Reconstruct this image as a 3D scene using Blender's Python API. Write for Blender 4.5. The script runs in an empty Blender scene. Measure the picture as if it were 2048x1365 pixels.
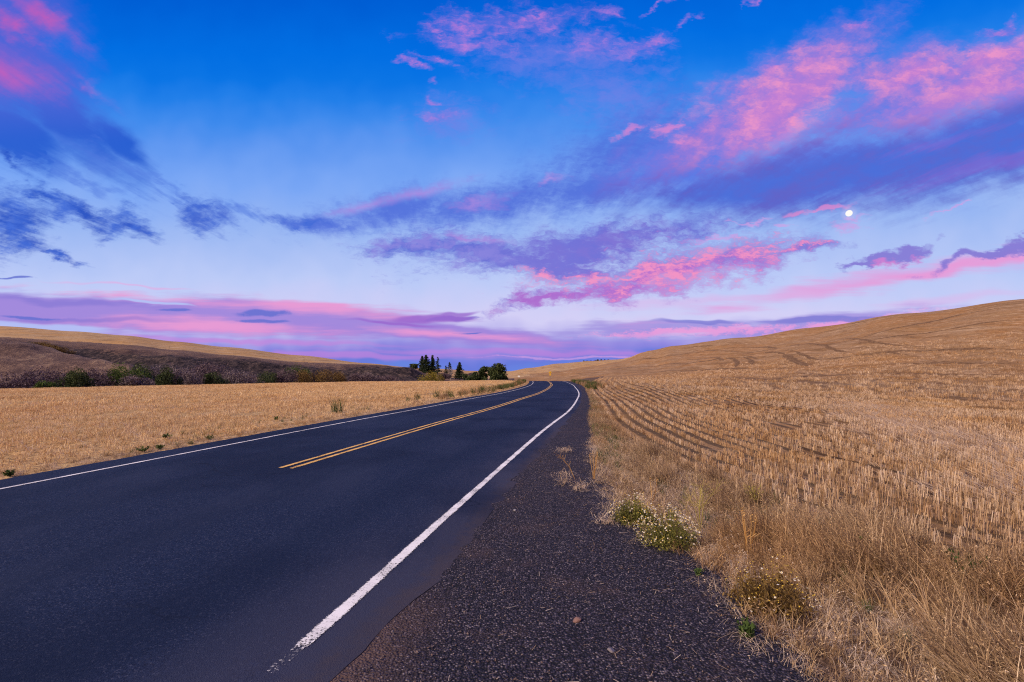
import bpy, bmesh, math, random
import numpy as np
from mathutils import Vector, Matrix
S = bpy.context.scene
COL = S.collection
R = math.radians
# ------------------------------------------------------------------ camera
CAMH = 1.9                      # metres above the road
HOR = 738.0                     # picture row of the true horizon (of 1365)
cd = bpy.data.cameras.new('camera')
cam = bpy.data.objects.new('camera', cd); COL.objects.link(cam)
cam.location = (0, 0, CAMH); cam.rotation_euler = (R(90), 0, 0)
cd.sensor_width = 36; cd.lens = 36 * 1000 / 2048.0
cd.shift_y = (HOR - 682.5) / 2048.0
cd.clip_start = 0.05; cd.clip_end = 20000
S.camera = cam
S.view_settings.view_transform = 'Standard'; S.view_settings.look = 'None'
S.view_settings.exposure = 0; S.view_settings.gamma = 1
S.cycles.use_denoising = False; S.cycles.pixel_filter_type = 'BLACKMAN_HARRIS'; S.cycles.filter_width = 1.15; S.cycles.sample_clamp_indirect = 4

# ------------------------------------------------------------------ node helper
def srgb(r, g, b):
    f = lambda c: (c / 255 / 12.92) if c / 255 <= .04045 else ((c / 255 + .055) / 1.055) ** 2.4
    return (f(r), f(g), f(b), 1)

class NT:
    """tiny expression helper over a node tree"""
    def __init__(s, tree): s.t = tree; s.N = tree.nodes; s.L = tree.links
    def node(s, kind, **kw):
        n = s.N.new(kind)
        for k, v in kw.items(): setattr(n, k, v)
        return n
    def put(s, sock, v):
        if isinstance(v, bpy.types.NodeSocket): s.L.new(v, sock)
        elif v is not None: sock.default_value = v
    def m(s, op, a, b=None, c=None, clamp=False):
        n = s.N.new('ShaderNodeMath'); n.operation = op; n.use_clamp = clamp
        s.put(n.inputs[0], a)
        if b is not None: s.put(n.inputs[1], b)
        if c is not None: s.put(n.inputs[2], c)
        return n.outputs[0]
    def v(s, op, a, b=None, sc=None):
        n = s.N.new('ShaderNodeVectorMath'); n.operation = op
        s.put(n.inputs[0], a)
        if b is not None: s.put(n.inputs[1], b)
        if sc is not None: s.put(n.inputs['Scale'], sc)
        return n.outputs['Value'] if op in ('LENGTH', 'DOT_PRODUCT', 'DISTANCE') else n.outputs[0]
    def xyz(s, a, b, c=0.0):
        n = s.N.new('ShaderNodeCombineXYZ')
        for i, k in enumerate((a, b, c)): s.put(n.inputs[i], k)
        return n.outputs[0]
    def sep(s, a):
        n = s.N.new('ShaderNodeSeparateXYZ'); s.put(n.inputs[0], a); return n.outputs
    def ss(s, x, lo, hi, a=0.0, b=1.0, kind='SMOOTHSTEP'):
        n = s.N.new('ShaderNodeMapRange'); n.interpolation_type = kind
        s.put(n.inputs[0], x); s.put(n.inputs[1], lo); s.put(n.inputs[2], hi)
        s.put(n.inputs[3], a); s.put(n.inputs[4], b)
        return n.outputs[0]
    def lin(s, x, lo, hi, a=0.0, b=1.0): return s.ss(x, lo, hi, a, b, 'LINEAR')
    def noise(s, vec, scale=1, detail=5, rough=.55, lac=2.0, dist=0, color=False):
        n = s.N.new('ShaderNodeTexNoise'); s.put(n.inputs['Vector'], vec)
        n.inputs['Scale'].default_value = scale; n.inputs['Detail'].default_value = detail
        n.inputs['Roughness'].default_value = rough; n.inputs['Lacunarity'].default_value = lac
        n.inputs['Distortion'].default_value = dist
        return n.outputs['Color' if color else 'Fac']
    def vor(s, vec, scale=1, feature='F1', out='Distance', rnd=1.0):
        n = s.N.new('ShaderNodeTexVoronoi'); n.feature = feature; s.put(n.inputs['Vector'], vec)
        n.inputs['Scale'].default_value = scale; n.inputs['Randomness'].default_value = rnd
        return n.outputs[out]
    def map(s, vec, loc=(0, 0, 0), rot=(0, 0, 0), scale=(1, 1, 1), kind='POINT'):
        n = s.N.new('ShaderNodeMapping'); n.vector_type = kind; s.put(n.inputs[0], vec)
        n.inputs['Location'].default_value = loc; n.inputs['Rotation'].default_value = rot
        n.inputs['Scale'].default_value = scale
        return n.outputs[0]
    def mix(s, f, a, b, mode='MIX'):
        n = s.N.new('ShaderNodeMix'); n.data_type = 'RGBA'; n.blend_type = mode; n.clamp_factor = True
        s.put(n.inputs[0], f); s.put(n.inputs[6], a); s.put(n.inputs[7], b)
        return n.outputs[2]
    def ramp(s, f, stops, interp='LINEAR'):
        n = s.N.new('ShaderNodeValToRGB'); r = n.color_ramp; r.interpolation = interp
        while len(r.elements) < len(stops): r.elements.new(0.5)
        for e, (p, c) in zip(r.elements, stops): e.position = p; e.color = c
        s.put(n.inputs[0], f); return n.outputs[0]

# ------------------------------------------------------------------ world: twilight sky
NISH = .05
SUN_EL, SUN_AZ = R(38), R(236)     # afterglow behind the camera, azimuth from +Y clockwise
w = bpy.data.worlds.new("World"); S.world = w; w.use_nodes = True
t = w.node_tree; t.nodes.clear(); n = NT(t)
dirv = n.node('ShaderNodeTexCoord').outputs['Generated']
dx, dy, dz = n.sep(dirv)
ay = n.m('MAXIMUM', n.m('ABSOLUTE', dy), 0.03)
U = n.m('ADD', 10.24, n.m('MULTIPLY', n.m('DIVIDE', dx, ay), 10))       # sky chart, units of 100
V = n.m('SUBTRACT', 7.38, n.m('MULTIPLY', n.m('DIVIDE', dz, ay), 10))
P0 = n.xyz(U, V)
hd = n.m('MAXIMUM', n.m('SUBTRACT', 7.6, V), .22)                       # height over the horizon
Q = n.xyz(n.m('DIVIDE', n.m('MULTIPLY', n.m('SUBTRACT', U, 9.2), 1.0), hd), n.m('DIVIDE', 10, hd))   # cloud plane, streaks along its 2nd axis
# organic warp of the chart
wc = n.v('SUBTRACT', n.noise(P0, .9, 2, .6, color=True), (.5, .5, .5))
wf = n.v('SUBTRACT', n.noise(n.map(P0, scale=(1, 2.2, 1)), 3.2, 3, .65, color=True), (.5, .5, .5))
Pwarp = n.v('ADD', n.v('ADD', P0, n.v('MULTIPLY', wc, (1.5, .9, 0))), n.v('MULTIPLY', wf, (.55, .30, 0)))
Pcalm = n.v('ADD', P0, n.v('MULTIPLY', wc, (1.0, .28, 0)))
def stretch(x, k=2.0): return n.m('ADD', n.m('MULTIPLY', n.m('SUBTRACT', x, .5), k), .5)
streak = stretch(n.noise(n.v('MULTIPLY', Q, (7.5, 1.3, 1)), 1.6, 6, .64), 1.8)
smooth = stretch(n.noise(n.v('MULTIPLY', Q, (3.2, .8, 1)), 1.5, 4, .5), 1.7)
puff = stretch(n.noise(n.v('MULTIPLY', n.v('ADD', P0, n.v('MULTIPLY', wf, (.3, .3, 0))), (1, 1.8, 1)), 1.9, 6, .66), 1.9)
flat = stretch(n.noise(n.v('MULTIPLY', P0, (.2, 2.4, 1)), 1.8, 5, .62), 1.7)
ripple = stretch(n.noise(n.v('MULTIPLY', n.v('ADD', P0, n.v('MULTIPLY', wf, (.25, .25, 0))), (2.6, 7.5, 1)), 1.5, 4, .7), 1.8)

P = Psoft = None
REG = None
class Calm: pass
CALM = Calm()
def blob(u, v, ru, rv, rot=0, p=None, grow=1.7):
    """1 in the middle falling to 0 on the rim of an ellipse, then negative; None outside the patch of sky being painted"""
    c, s_ = math.cos(R(rot)), math.sin(R(rot))
    eu = grow * math.hypot(ru * c, rv * s_) + 45; ev = grow * math.hypot(ru * s_, rv * c) + 40
    if u + eu < REG[0] or u - eu > REG[1] or v + ev < REG[2] or v - ev > REG[3]: return None
    pp = Psoft if p is CALM else P
    A = (c / ru * 100, s_ / ru * 100, -(c * u + s_ * v) / ru); B = (-s_ / rv * 100, c / rv * 100, -(-s_ * u + c * v) / rv)
    return n.m('SUBTRACT', 1, n.v('LENGTH', n.xyz(n.v('DOT_PRODUCT', pp, A), n.v('DOT_PRODUCT', pp, B))))
def union(bs):
    bs = [x for x in bs if x is not None]
    if not bs: return None
    o = bs[0]
    for b in bs[1:]: o = n.m('MAXIMUM', o, b)
    return o
def edge(bs, tex, amp, lo, hi):
    o = union(bs)
    if o is None: return None
    return n.ss(n.m('ADD', o, n.m('MULTIPLY', n.m('SUBTRACT', tex, .5), amp)), lo, hi)
def tint(f, a, b): return a if f is None else n.mix(f, a, b)
def over(base, mask, col, op=1.0):
    """lay one cloud over the sky; the 1e-8 ties the layers into a chain, so that the renderer works them out one at a time"""
    global P, Psoft
    if mask is None: return base
    tie = n.m('MULTIPLY', mask, 1e-8)
    P = n.v('ADD', P, tie); Psoft = n.v('ADD', Psoft, tie)
    return n.mix(n.m('MULTIPLY', mask, op), base, col() if callable(col) else col)

K = lambda v: max(0, min(1, (v + 400) / 1200.0))
tilt = n.m('MULTIPLY', n.m('POWER', n.m('ABSOLUTE', n.m('SUBTRACT', n.m('MINIMUM', U, 24), 6)), 2), .007)
tilt = n.m('MULTIPLY', tilt, n.ss(V, 6, 2))
g = n.ramp(n.lin(n.m('ADD', n.m('ADD', V, tilt), n.m('MULTIPLY', n.sep(wc)[0], .8)), -4.0, 8.0), [
    (K(-400), srgb(0, 60, 160)), (K(0), srgb(0, 94, 212)), (K(110), srgb(2, 110, 226)), (K(160), srgb(12, 117, 229)), (K(200), srgb(34, 127, 233)), (K(245), srgb(64, 139, 237)),
    (K(290), srgb(92, 150, 240)), (K(370), srgb(124, 168, 245)), (K(470), srgb(156, 185, 243)), (K(560), srgb(188, 203, 247)),
    (K(640), srgb(212, 208, 246)), (K(672), srgb(184, 178, 236)), (K(700), srgb(136, 136, 224)), (K(722), srgb(104, 122, 218)), (K(742), srgb(104, 132, 224)), (1, srgb(100, 130, 215))])
VQ = n.xyz(0, 0, 0)

SHARED = ['Pwarp', 'Pcalm', 'U', 'V', 'streak', 'smooth', 'puff', 'flat', 'ripple', 'g']
def paint(reg):
    """one patch of sky as a node group of its own"""
    global n
    G = globals(); keep = {k: G[k] for k in SHARED}; host = n
    gt = bpy.data.node_groups.new('sky_patch', 'ShaderNodeTree')
    for k in SHARED:
        gt.interface.new_socket(k, in_out='INPUT', socket_type='NodeSocketFloat' if k in ('U', 'V', 'streak', 'smooth', 'puff', 'flat', 'ripple') else 'NodeSocketVector' if k[0] == 'P' else 'NodeSocketColor')
    gt.interface.new_socket('sky', in_out='OUTPUT', socket_type='NodeSocketColor')
    n = NT(gt); gi = n.node('NodeGroupInput')
    for k in SHARED: G[k] = gi.outputs[k]
    out = paint_layers(reg)
    go = n.node('NodeGroupOutput'); n.put(go.inputs['sky'], out)
    n = host; G.update(keep)
    gn = n.node('ShaderNodeGroup'); gn.node_tree = gt
    for k in SHARED: n.put(gn.inputs[k], keep[k])
    return gn.outputs['sky']
def paint_layers(reg):
    global REG, P, Psoft
    REG = reg
    one = (0, 0, 1)
    P = n.v('ADD', Pwarp, one); Psoft = n.v('ADD', Pcalm, one)
    sky = g
    C = CALM
    # low bands on the horizon
    sky = over(sky, edge([blob(560, 709, 560, 11, 1, C), blob(1100, 706, 560, 10, 1, C)], flat, .8, .0, .75), srgb(190, 132, 220), .7)
    sky = over(sky, edge([blob(1000, 688, 900, 16, 0, C)], flat, .9, .0, .9), srgb(152, 134, 222), .5)
    sky = over(sky, edge([blob(1150, 716, 260, 3, 0, C)], ripple, .8, .1, .6), srgb(214, 160, 228), .6)
    sky = over(sky, edge([blob(480, 682, 420, 9, 1.5, C), blob(140, 690, 260, 8, 0, C)], flat, .9, .0, .7), srgb(196, 134, 220), .7)
    # left pink bank
    bank = edge([blob(150, 628, 560, 44, 3, C), blob(560, 634, 420, 44, 3.5, C), blob(870, 662, 340, 24, 6, C), blob(60, 618, 300, 42, 2, C)], flat, .7, -.04, .42)
    sky = over(sky, bank, lambda: tint(edge([blob(120, 576, 330, 13, 4.5, C), blob(320, 596, 250, 16, 5, C), blob(640, 606, 300, 28, 5, C), blob(400, 652, 330, 22, 2, C), blob(900, 668, 260, 12, 5, C)], flat, 1.5, -.15, 1.1), srgb(158, 130, 218), srgb(232, 150, 210)), .92)
    sky = over(sky, edge([blob(120, 602, 300, 12, 4, C), blob(180, 640, 240, 7, 1, C)], flat, .9, .05, .8), srgb(124, 116, 210), .55)
    sky = over(sky, edge([blob(80, 653, 210, 12, 3, C), blob(310, 606, 110, 4, 5, C)], flat, .8, .05, .6), srgb(180, 194, 246), .9)
    sky = over(sky, edge([blob(538, 627, 72, 8, -1, C), blob(345, 622, 50, 4, 1, C), blob(530, 642, 66, 4, 1, C), blob(905, 636, 75, 5, -3, C), blob(60, 633, 90, 4, 2, C), blob(935, 667, 40, 2, 0, C), blob(30, 557, 50, 3, 2, C)], ripple, .5, .0, .55), srgb(98, 112, 208), .85)
    sky = over(sky, edge([blob(855, 637, 125, 11, -2, C), blob(910, 629, 80, 6, -7, C), blob(780, 645, 140, 5, 4, C)], flat, .9, .0, .7), srgb(154, 104, 206), .85)
    sky = over(sky, edge([blob(260, 572, 190, 4, 3, C)], flat, .8, .1, .8), srgb(222, 176, 228), .7)
    # low right bank over the hill
    sky = over(sky, edge([blob(1330, 655, 330, 21, -2, C), blob(1600, 650, 330, 22, -6, C)], flat, 1.1, -.02, .6), lambda:
               tint(edge([blob(1400, 662, 260, 12, -3, C), blob(1680, 650, 240, 12, -9, C)], ripple, 1.5, -.1, .7), srgb(158, 142, 222), srgb(234, 152, 216)), .85)
    sky = over(sky, edge([blob(1400, 642, 130, 6, 1, C), blob(1640, 639, 160, 7, -2, C)], flat, .6, 0, .5), srgb(126, 124, 212), .8)
    # right wisps
    sky = over(sky, edge([blob(1780, 556, 520, 26, -9.5, C)], flat, 1.2, -.1, .85), srgb(226, 156, 220), .75)
    sky = over(sky, edge([blob(1900, 540, 330, 14, -9.5, C), blob(2080, 508, 160, 14, -9, C)], flat, 1.0, .0, .8), srgb(236, 150, 212), .65)
    sky = over(sky, edge([blob(1990, 508, 190, 14, -13), blob(1800, 508, 115, 19, -18), blob(1730, 533, 60, 10, -12), blob(2100, 482, 110, 18, -9)], puff, .9, -.02, .6), lambda:
               tint(edge([blob(1820, 520, 100, 12, -14)], puff, 1.2, 0, .7), srgb(132, 120, 212), srgb(206, 120, 206)), .92)
    sky = over(sky, edge([blob(1420, 600, 330, 14, -3, C), blob(1900, 600, 260, 14, -6, C)], flat, 1, .05, .9), srgb(218, 184, 234), .55)
    # centre right cloud: violet base with a rose lit flank
    m1 = n.m('ADD', n.m('MULTIPLY', puff, .4), n.m('MULTIPLY', ripple, .6))
    bs = [blob(1170, 496, 340, 40, -9), blob(1090, 530, 300, 36, 4), blob(830, 500, 130, 32, 2), blob(960, 505, 200, 46, 3),
          blob(1330, 540, 260, 50, -8), blob(1480, 520, 180, 40, -9), blob(1110, 592, 130, 20, -14), blob(1250, 570, 200, 30, -4), blob(1620, 502, 110, 15, -8)]
    def col():
        c = n.mix(n.ss(U, 8.0, 12.5), srgb(88, 104, 212), srgb(124, 108, 210))
        c = n.mix(n.ss(puff, .3, .75), c, n.mix(n.ss(U, 9, 12), srgb(136, 128, 220), srgb(108, 106, 212)))
        c = tint(edge([blob(1330, 565, 360, 46, -6), blob(1120, 592, 130, 20, -12)], puff, 1.0, -.2, .6), c, srgb(170, 98, 204))
        return tint(edge([blob(1270, 540, 320, 20, -7), blob(1400, 520, 260, 44, -9), blob(1330, 558, 230, 28, -5), blob(1110, 548, 120, 12, 0), blob(1490, 512, 170, 34, -8), blob(1620, 500, 100, 14, -8)],
                 m1, 3.2, .15, 1.3), c, srgb(246, 142, 192))
    sky = over(sky, edge(bs, m1, 1.35, -.22, .8), col, .92)
    # soft mid veil (blue violet) reaching toward the large right cloud
    m2 = n.m('ADD', n.m('MULTIPLY', streak, .3), n.m('ADD', n.m('MULTIPLY', smooth, .35), n.m('MULTIPLY', ripple, .35)))
    sky = over(sky, edge([blob(1180, 375, 420, 70, -10, C), blob(800, 415, 240, 56, -10, C), blob(960, 410, 330, 58, -6, C), blob(650, 450, 110, 30, 6, C), blob(1280, 300, 300, 120, -20, C)],
               m2, 1.3, -.05, 1.0), srgb(78, 108, 218), .9)
    sky = over(sky, edge([blob(830, 385, 190, 20, -12, C), blob(960, 400, 90, 16, -6), blob(1110, 360, 60, 12, -10), blob(720, 410, 120, 16, -14, C), blob(940, 478, 110, 12, 0)], m2, 1.2, .05, 1.3), srgb(196, 148, 226), .6)
    # large right cloud
    m3 = n.m('ADD', n.m('MULTIPLY', smooth, .42), n.m('ADD', n.m('MULTIPLY', streak, .22), n.m('MULTIPLY', puff, .36)))
    bs = [blob(1960, 290, 420, 100, -13, C), blob(1680, 340, 420, 84, -9, C), blob(1500, 375, 270, 60, -4, C), blob(1400, 300, 190, 80, -24), blob(1560, 195, 260, 84, -34),
          blob(1900, 180, 330, 90, -18), blob(1800, 145, 160, 66, -10), blob(2080, 200, 160, 130, -10, C)]
    def col():
        low = n.ss(n.m('ADD', n.m('ADD', V, n.m('MULTIPLY', n.m('SUBTRACT', U, 16.5), .24)), n.m('MULTIPLY', n.m('SUBTRACT', m3, .5), 1.2)), 2.45, 3.3)       # violet foot of the cloud
        c = n.mix(n.ss(m3, .25, .8), n.mix(low, srgb(92, 122, 230), srgb(70, 106, 216)), n.mix(low, srgb(146, 120, 214), srgb(94, 94, 198)))
        pk = edge([blob(1570, 190, 250, 90, -34), blob(1380, 225, 130, 46, -30), blob(1830, 150, 190, 62, -8), blob(1960, 190, 280, 66, -22), blob(1240, 268, 60, 16, -16), blob(1600, 240, 120, 30, -38), blob(1990, 110, 170, 50, -20)],
                 m3, 1.7, -.2, 1.0)
        if pk is None: return c
        pk = n.m('MULTIPLY', pk, n.m('SUBTRACT', 1, n.m('MULTIPLY', low, .9)))
        return n.mix(n.m('MULTIPLY', pk, .95), c, n.mix(n.ss(puff, .3, .9), srgb(198, 126, 210), srgb(246, 152, 198)))
    sky = over(sky, edge(bs, m3, 1.0, -.3, .6), col, .94)
    sky = over(sky, edge([blob(1970, 330, 260, 26, -14, C), blob(1880, 285, 160, 18, -14, C)], streak, 1.2, .0, .9), srgb(142, 104, 208), .45)
    sky = over(sky, edge([blob(1650, 413, 120, 8, -10), blob(1320, 268, 60, 16, -20), blob(1240, 270, 50, 10, -14)], puff, 1.2, 0, .9), srgb(238, 140, 204), .6)
    # small clouds by the moon
    sky = over(sky, edge([blob(1700, 446, 60, 16, 4), blob(1720, 430, 46, 7, -4), blob(1890, 416, 60, 6, -4), blob(1570, 455, 36, 6, -10), blob(1420, 480, 80, 9, 0), blob(1500, 445, 70, 6, -8)], ripple, 1.4, .05, 1.0), srgb(208, 160, 228), .7)
    # pink puffs, top centre
    m4 = n.m('ADD', n.m('MULTIPLY', puff, .6), n.m('MULTIPLY', ripple, .4))
    bs = [blob(960, 50, 130, 40, -2), blob(930, 88, 140, 26, 8), blob(1075, 42, 110, 44, -6), blob(1205, 27, 56, 17, -3), blob(1180, 92, 80, 36, -10),
          blob(1270, 92, 110, 30, -10), blob(870, 66, 40, 10, 18), blob(1315, 80, 60, 26, -6), blob(815, 136, 40, 9, 14), blob(865, 124, 60, 10, 4), blob(880, 228, 60, 20, 0), blob(858, 170, 24, 8, 0),
          blob(868, 202, 30, 8, 0), blob(1380, 40, 26, 10, -40), blob(1340, 12, 50, 6, -25), blob(1720, 38, 60, 10, -12), blob(2000, 52, 60, 12, -28), blob(1520, 10, 30, 6, -20)]
    sky = over(sky, edge(bs, m4, 1.3, -.06, 1.3), lambda: n.mix(n.ss(m4, .35, .95), srgb(128, 116, 222), srgb(236, 134, 208)), .82)
    sky = over(sky, edge([blob(1130, 120, 260, 80, 4, C), blob(1240, 190, 160, 90, 10, C), blob(900, 240, 110, 60, 0, C)], puff, 1.3, .0, 1.3), srgb(122, 128, 228), .6)
    # upper left veil
    m5 = n.m('ADD', n.m('MULTIPLY', smooth, .5), n.m('ADD', n.m('MULTIPLY', streak, .3), n.m('MULTIPLY', puff, .2)))
    bs = [blob(0, 120, 330, 150, 40, C), blob(110, 220, 300, 85, 40, C), blob(30, 270, 190, 80, 24, C), blob(230, 280, 130, 36, 42, C), blob(0, 20, 190, 120, 10, C), blob(60, 310, 90, 30, 36)]
    sky = over(sky, edge(bs, m5, .9, -.02, .75), lambda:
        tint(edge([blob(10, 145, 190, 64, 24, C), blob(80, 40, 150, 50, 36), blob(200, 190, 110, 26, 40), blob(30, 50, 100, 36, 20)], m5, 1.5, .08, 1.35), n.mix(n.ss(V, 1.6, 3.0), srgb(84, 100, 214), srgb(28, 86, 206)), srgb(206, 92, 182)), .88)
    sky = over(sky, edge([blob(250, 345, 220, 26, 28), blob(320, 370, 100, 18, 26), blob(170, 365, 140, 18, 22), blob(480, 420, 90, 18, 14)], streak, 1.5, .05, 1.1), srgb(84, 124, 224), .6)
    # dark blue clouds on the left
    m6 = n.m('ADD', n.m('MULTIPLY', streak, .4), n.m('ADD', n.m('MULTIPLY', puff, .3), n.m('MULTIPLY', ripple, .3)))
    bs = [blob(20, 440, 90, 90, 30), blob(50, 490, 80, 38, 10), blob(170, 432, 150, 34, 17), blob(250, 468, 100, 24, 8), blob(90, 390, 90, 24, 20), blob(120, 520, 60, 12, 12),
          blob(412, 428, 76, 44, 24), blob(400, 405, 56, 24, 20), blob(600, 440, 90, 22, 10), blob(20, 320, 60, 16, 30)]
    sky = over(sky, edge(bs, m6, 1.5, -.10, .95), lambda: n.mix(n.ss(puff, .25, .85), n.mix(n.ss(U, 1.5, 6.5), srgb(24, 74, 192), srgb(88, 118, 218)), srgb(60, 104, 214)), .94)
    return sky

# the chart is cut into patches; each carries only the clouds that reach it
def bgnode(c):
    b_ = n.node('ShaderNodeBackground'); n.put(b_.inputs[0], c); b_.inputs[1].default_value = 1.0
    return b_.outputs[0]
def pick(f, a, b):
    x = n.node('ShaderNodeMixShader'); n.put(x.inputs[0], f); n.put(x.inputs[1], a); n.put(x.inputs[2], b)
    return x.outputs[0]
# afterglow half of the sky (behind the photographer)
glow = n.ramp(n.lin(dz, -.1, 1.0), [(0, srgb(255, 190, 120)), (.12, srgb(255, 206, 150)), (.25, srgb(250, 190, 170)), (.45, srgb(190, 160, 200)), (1, srgb(40, 100, 200))])
glow = n.v('SCALE', glow, sc=.8)
back = n.ss(dy, .12, -.35)
zen = n.ss(dz, .62, .85)
md = Vector(((1698 - 1024) / 1000, 1, (HOR - 427) / 1000)).normalized()     # the full moon, a real direction in the sky
dn = n.v('DOT_PRODUCT', n.v('NORMALIZE', dirv), tuple(md))
moon = n.ss(dn, math.cos(R(.30)), math.cos(R(.255)))
halo = n.m('MULTIPLY', n.ss(dn, math.cos(R(.75)), math.cos(R(.27))), .25)
def finish(c, front=True):
    if front:
        c = n.mix(back, c, glow)
        c = n.mix(halo, c, srgb(215, 215, 255)); c = n.mix(moon, c, (1.0, .97, .93, 1))
    else: c = glow
    return bgnode(n.mix(zen, c, srgb(10, 84, 196)))
nish = n.node('ShaderNodeTexSky', sky_type='NISHITA', sun_disc=False, sun_elevation=R(1.5), sun_rotation=SUN_AZ, altitude=500)
bg2 = n.node('ShaderNodeBackground'); n.put(bg2.inputs[0], nish.outputs[0]); bg2.inputs[1].default_value = NISH
us = [-1e9, 500, 940, 1360, 1e9]; vs = [-1e9, 250, 545, 1e9]
rows = []
for j in range(3):
    cells = [finish(paint((us[i], us[i + 1], vs[j], vs[j + 1]))) for i in range(4)]
    lo_ = pick(n.m('GREATER_THAN', U, us[1] / 100), cells[0], cells[1]); hi_ = pick(n.m('GREATER_THAN', U, us[3] / 100), cells[2], cells[3])
    rows.append(pick(n.m('GREATER_THAN', U, us[2] / 100), lo_, hi_))
front = pick(n.m('GREATER_THAN', V, vs[2] / 100), pick(n.m('GREATER_THAN', V, vs[1] / 100), rows[0], rows[1]), rows[2])
add = n.node('ShaderNodeAddShader'); n.put(add.inputs[0], finish(None, False)); n.put(add.inputs[1], bg2.outputs[0])
whole = pick(n.m('LESS_THAN', dy, -.34), front, add.outputs[0])
whole = pick(n.m('LESS_THAN', dz, -.03), whole, bgnode(srgb(80, 66, 52)))
w.cycles.sampling_method = 'MANUAL'; w.cycles.sample_map_resolution = 512
wo = n.node('ShaderNodeOutputWorld'); t.links.new(whole, wo.inputs[0])

sl = bpy.data.lights.new('afterglow_sun', 'SUN'); sun = bpy.data.objects.new('afterglow_sun', sl); COL.objects.link(sun)
sl.energy = 4.9; sl.angle = R(18); sl.color = (1, .80, .58)
sd = Vector((math.sin(SUN_AZ) * math.cos(SUN_EL), math.cos(SUN_AZ) * math.cos(SUN_EL), math.sin(SUN_EL)))
sun.rotation_euler = sd.to_track_quat('Z', 'Y').to_euler()

# ------------------------------------------------------------------ small tools
rng = np.random.default_rng(7)
random.seed(7)
def setp(o, name=None, label=None, category=None, group=None, kind=None):
    if name: o.name = name
    for k, v in (('label', label), ('category', category), ('group', group), ('kind', kind)):
        if v: o[k] = v
    return o
def mesh_obj(name, verts, faces, mat=None, parent=None, smooth=False, attrs=None, **tags):
    me = bpy.data.meshes.new(name)
    verts = np.asarray(verts, dtype=np.float32).reshape(-1, 3)
    if isinstance(faces, np.ndarray) and faces.ndim == 2:
        k = faces.shape[1]
        me.vertices.add(len(verts)); me.vertices.foreach_set('co', verts.ravel())
        me.loops.add(faces.size); me.loops.foreach_set('vertex_index', faces.ravel().astype(np.int32))
        me.polygons.add(len(faces)); me.polygons.foreach_set('loop_start', np.arange(0, faces.size, k, dtype=np.int32))
        me.update(calc_edges=True)
    else:
        me.from_pydata(verts.tolist(), [], [list(f) for f in faces]); me.update()
    if smooth: me.polygons.foreach_set('use_smooth', np.ones(len(me.polygons), dtype=bool))
    for k, (dom, val) in (attrs or {}).items():
        a = me.attributes.new(k, 'FLOAT', dom); a.data.foreach_set('value', np.asarray(val, dtype=np.float32))
    o = bpy.data.objects.new(name, me); COL.objects.link(o)
    for m in (mat if isinstance(mat, (list, tuple)) else [mat]):
        if m: me.materials.append(m)
    if parent: o.parent = parent
    return setp(o, **tags)
def empty(name, loc, label, category, group=None, rot=0):
    o = bpy.data.objects.new(name, None); COL.objects.link(o); o.location = loc; o.rotation_euler.z = rot
    o.empty_display_size = .2
    return setp(o, None, label, category, group)
def material(name, rough=.9, spec=.2):
    m = bpy.data.materials.new(name); m.use_nodes = True
    b = m.node_tree.nodes['Principled BSDF']; b.inputs['Roughness'].default_value = rough
    b.inputs['Specular IOR Level'].default_value = spec
    return m, NT(m.node_tree), b
def bump(nt, b, h, strength=.5, dist=.02):
    x = nt.node('ShaderNodeBump'); x.inputs['Strength'].default_value = strength; x.inputs['Distance'].default_value = dist
    nt.put(x.inputs['Height'], h); nt.put(b.inputs['Normal'], x.outputs[0])
def attr(nt, name): return nt.node('ShaderNodeAttribute', attribute_name=name).outputs['Fac']

def hermite(xs, ys):
    """monotone (pchip) curve through points"""
    xs = np.asarray(xs, float); ys = np.asarray(ys, float); h = np.diff(xs); d = np.diff(ys) / h
    m = np.zeros_like(xs); m[0] = d[0]; m[-1] = d[-1]
    for i in range(1, len(xs) - 1):
        if d[i - 1] * d[i] > 0:
            w1 = 2 * h[i] + h[i - 1]; w2 = h[i] + 2 * h[i - 1]; m[i] = (w1 + w2) / (w1 / d[i - 1] + w2 / d[i])
    def f(x):
        x = np.asarray(x, float); i = np.clip(np.searchsorted(xs, x) - 1, 0, len(xs) - 2)
        t_ = np.clip((x - xs[i]) / h[i], 0, 1)
        return (2 * t_**3 - 3 * t_**2 + 1) * ys[i] + (t_**3 - 2 * t_**2 + t_) * h[i] * m[i] + (-2 * t_**3 + 3 * t_**2) * ys[i + 1] + (t_**3 - t_**2) * h[i] * m[i + 1]
    return f
def vnoise(x, y, seed=0):
    """smooth value noise in numpy"""
    r = np.random.default_rng(seed).random((256, 256))
    xi = np.floor(x).astype(int); yi = np.floor(y).astype(int); fx = x - xi; fy = y - yi
    fx = fx * fx * (3 - 2 * fx); fy = fy * fy * (3 - 2 * fy)
    g = lambda a, b: r[a % 256, b % 256]
    return (g(xi, yi) * (1 - fx) + g(xi + 1, yi) * fx) * (1 - fy) + (g(xi, yi + 1) * (1 - fx) + g(xi + 1, yi + 1) * fx) * fy - .5
def fbm(x, y, seed=0, oct=4):
    return sum(vnoise(x * 2**k, y * 2**k, seed + k) / 2**k for k in range(oct))

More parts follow.
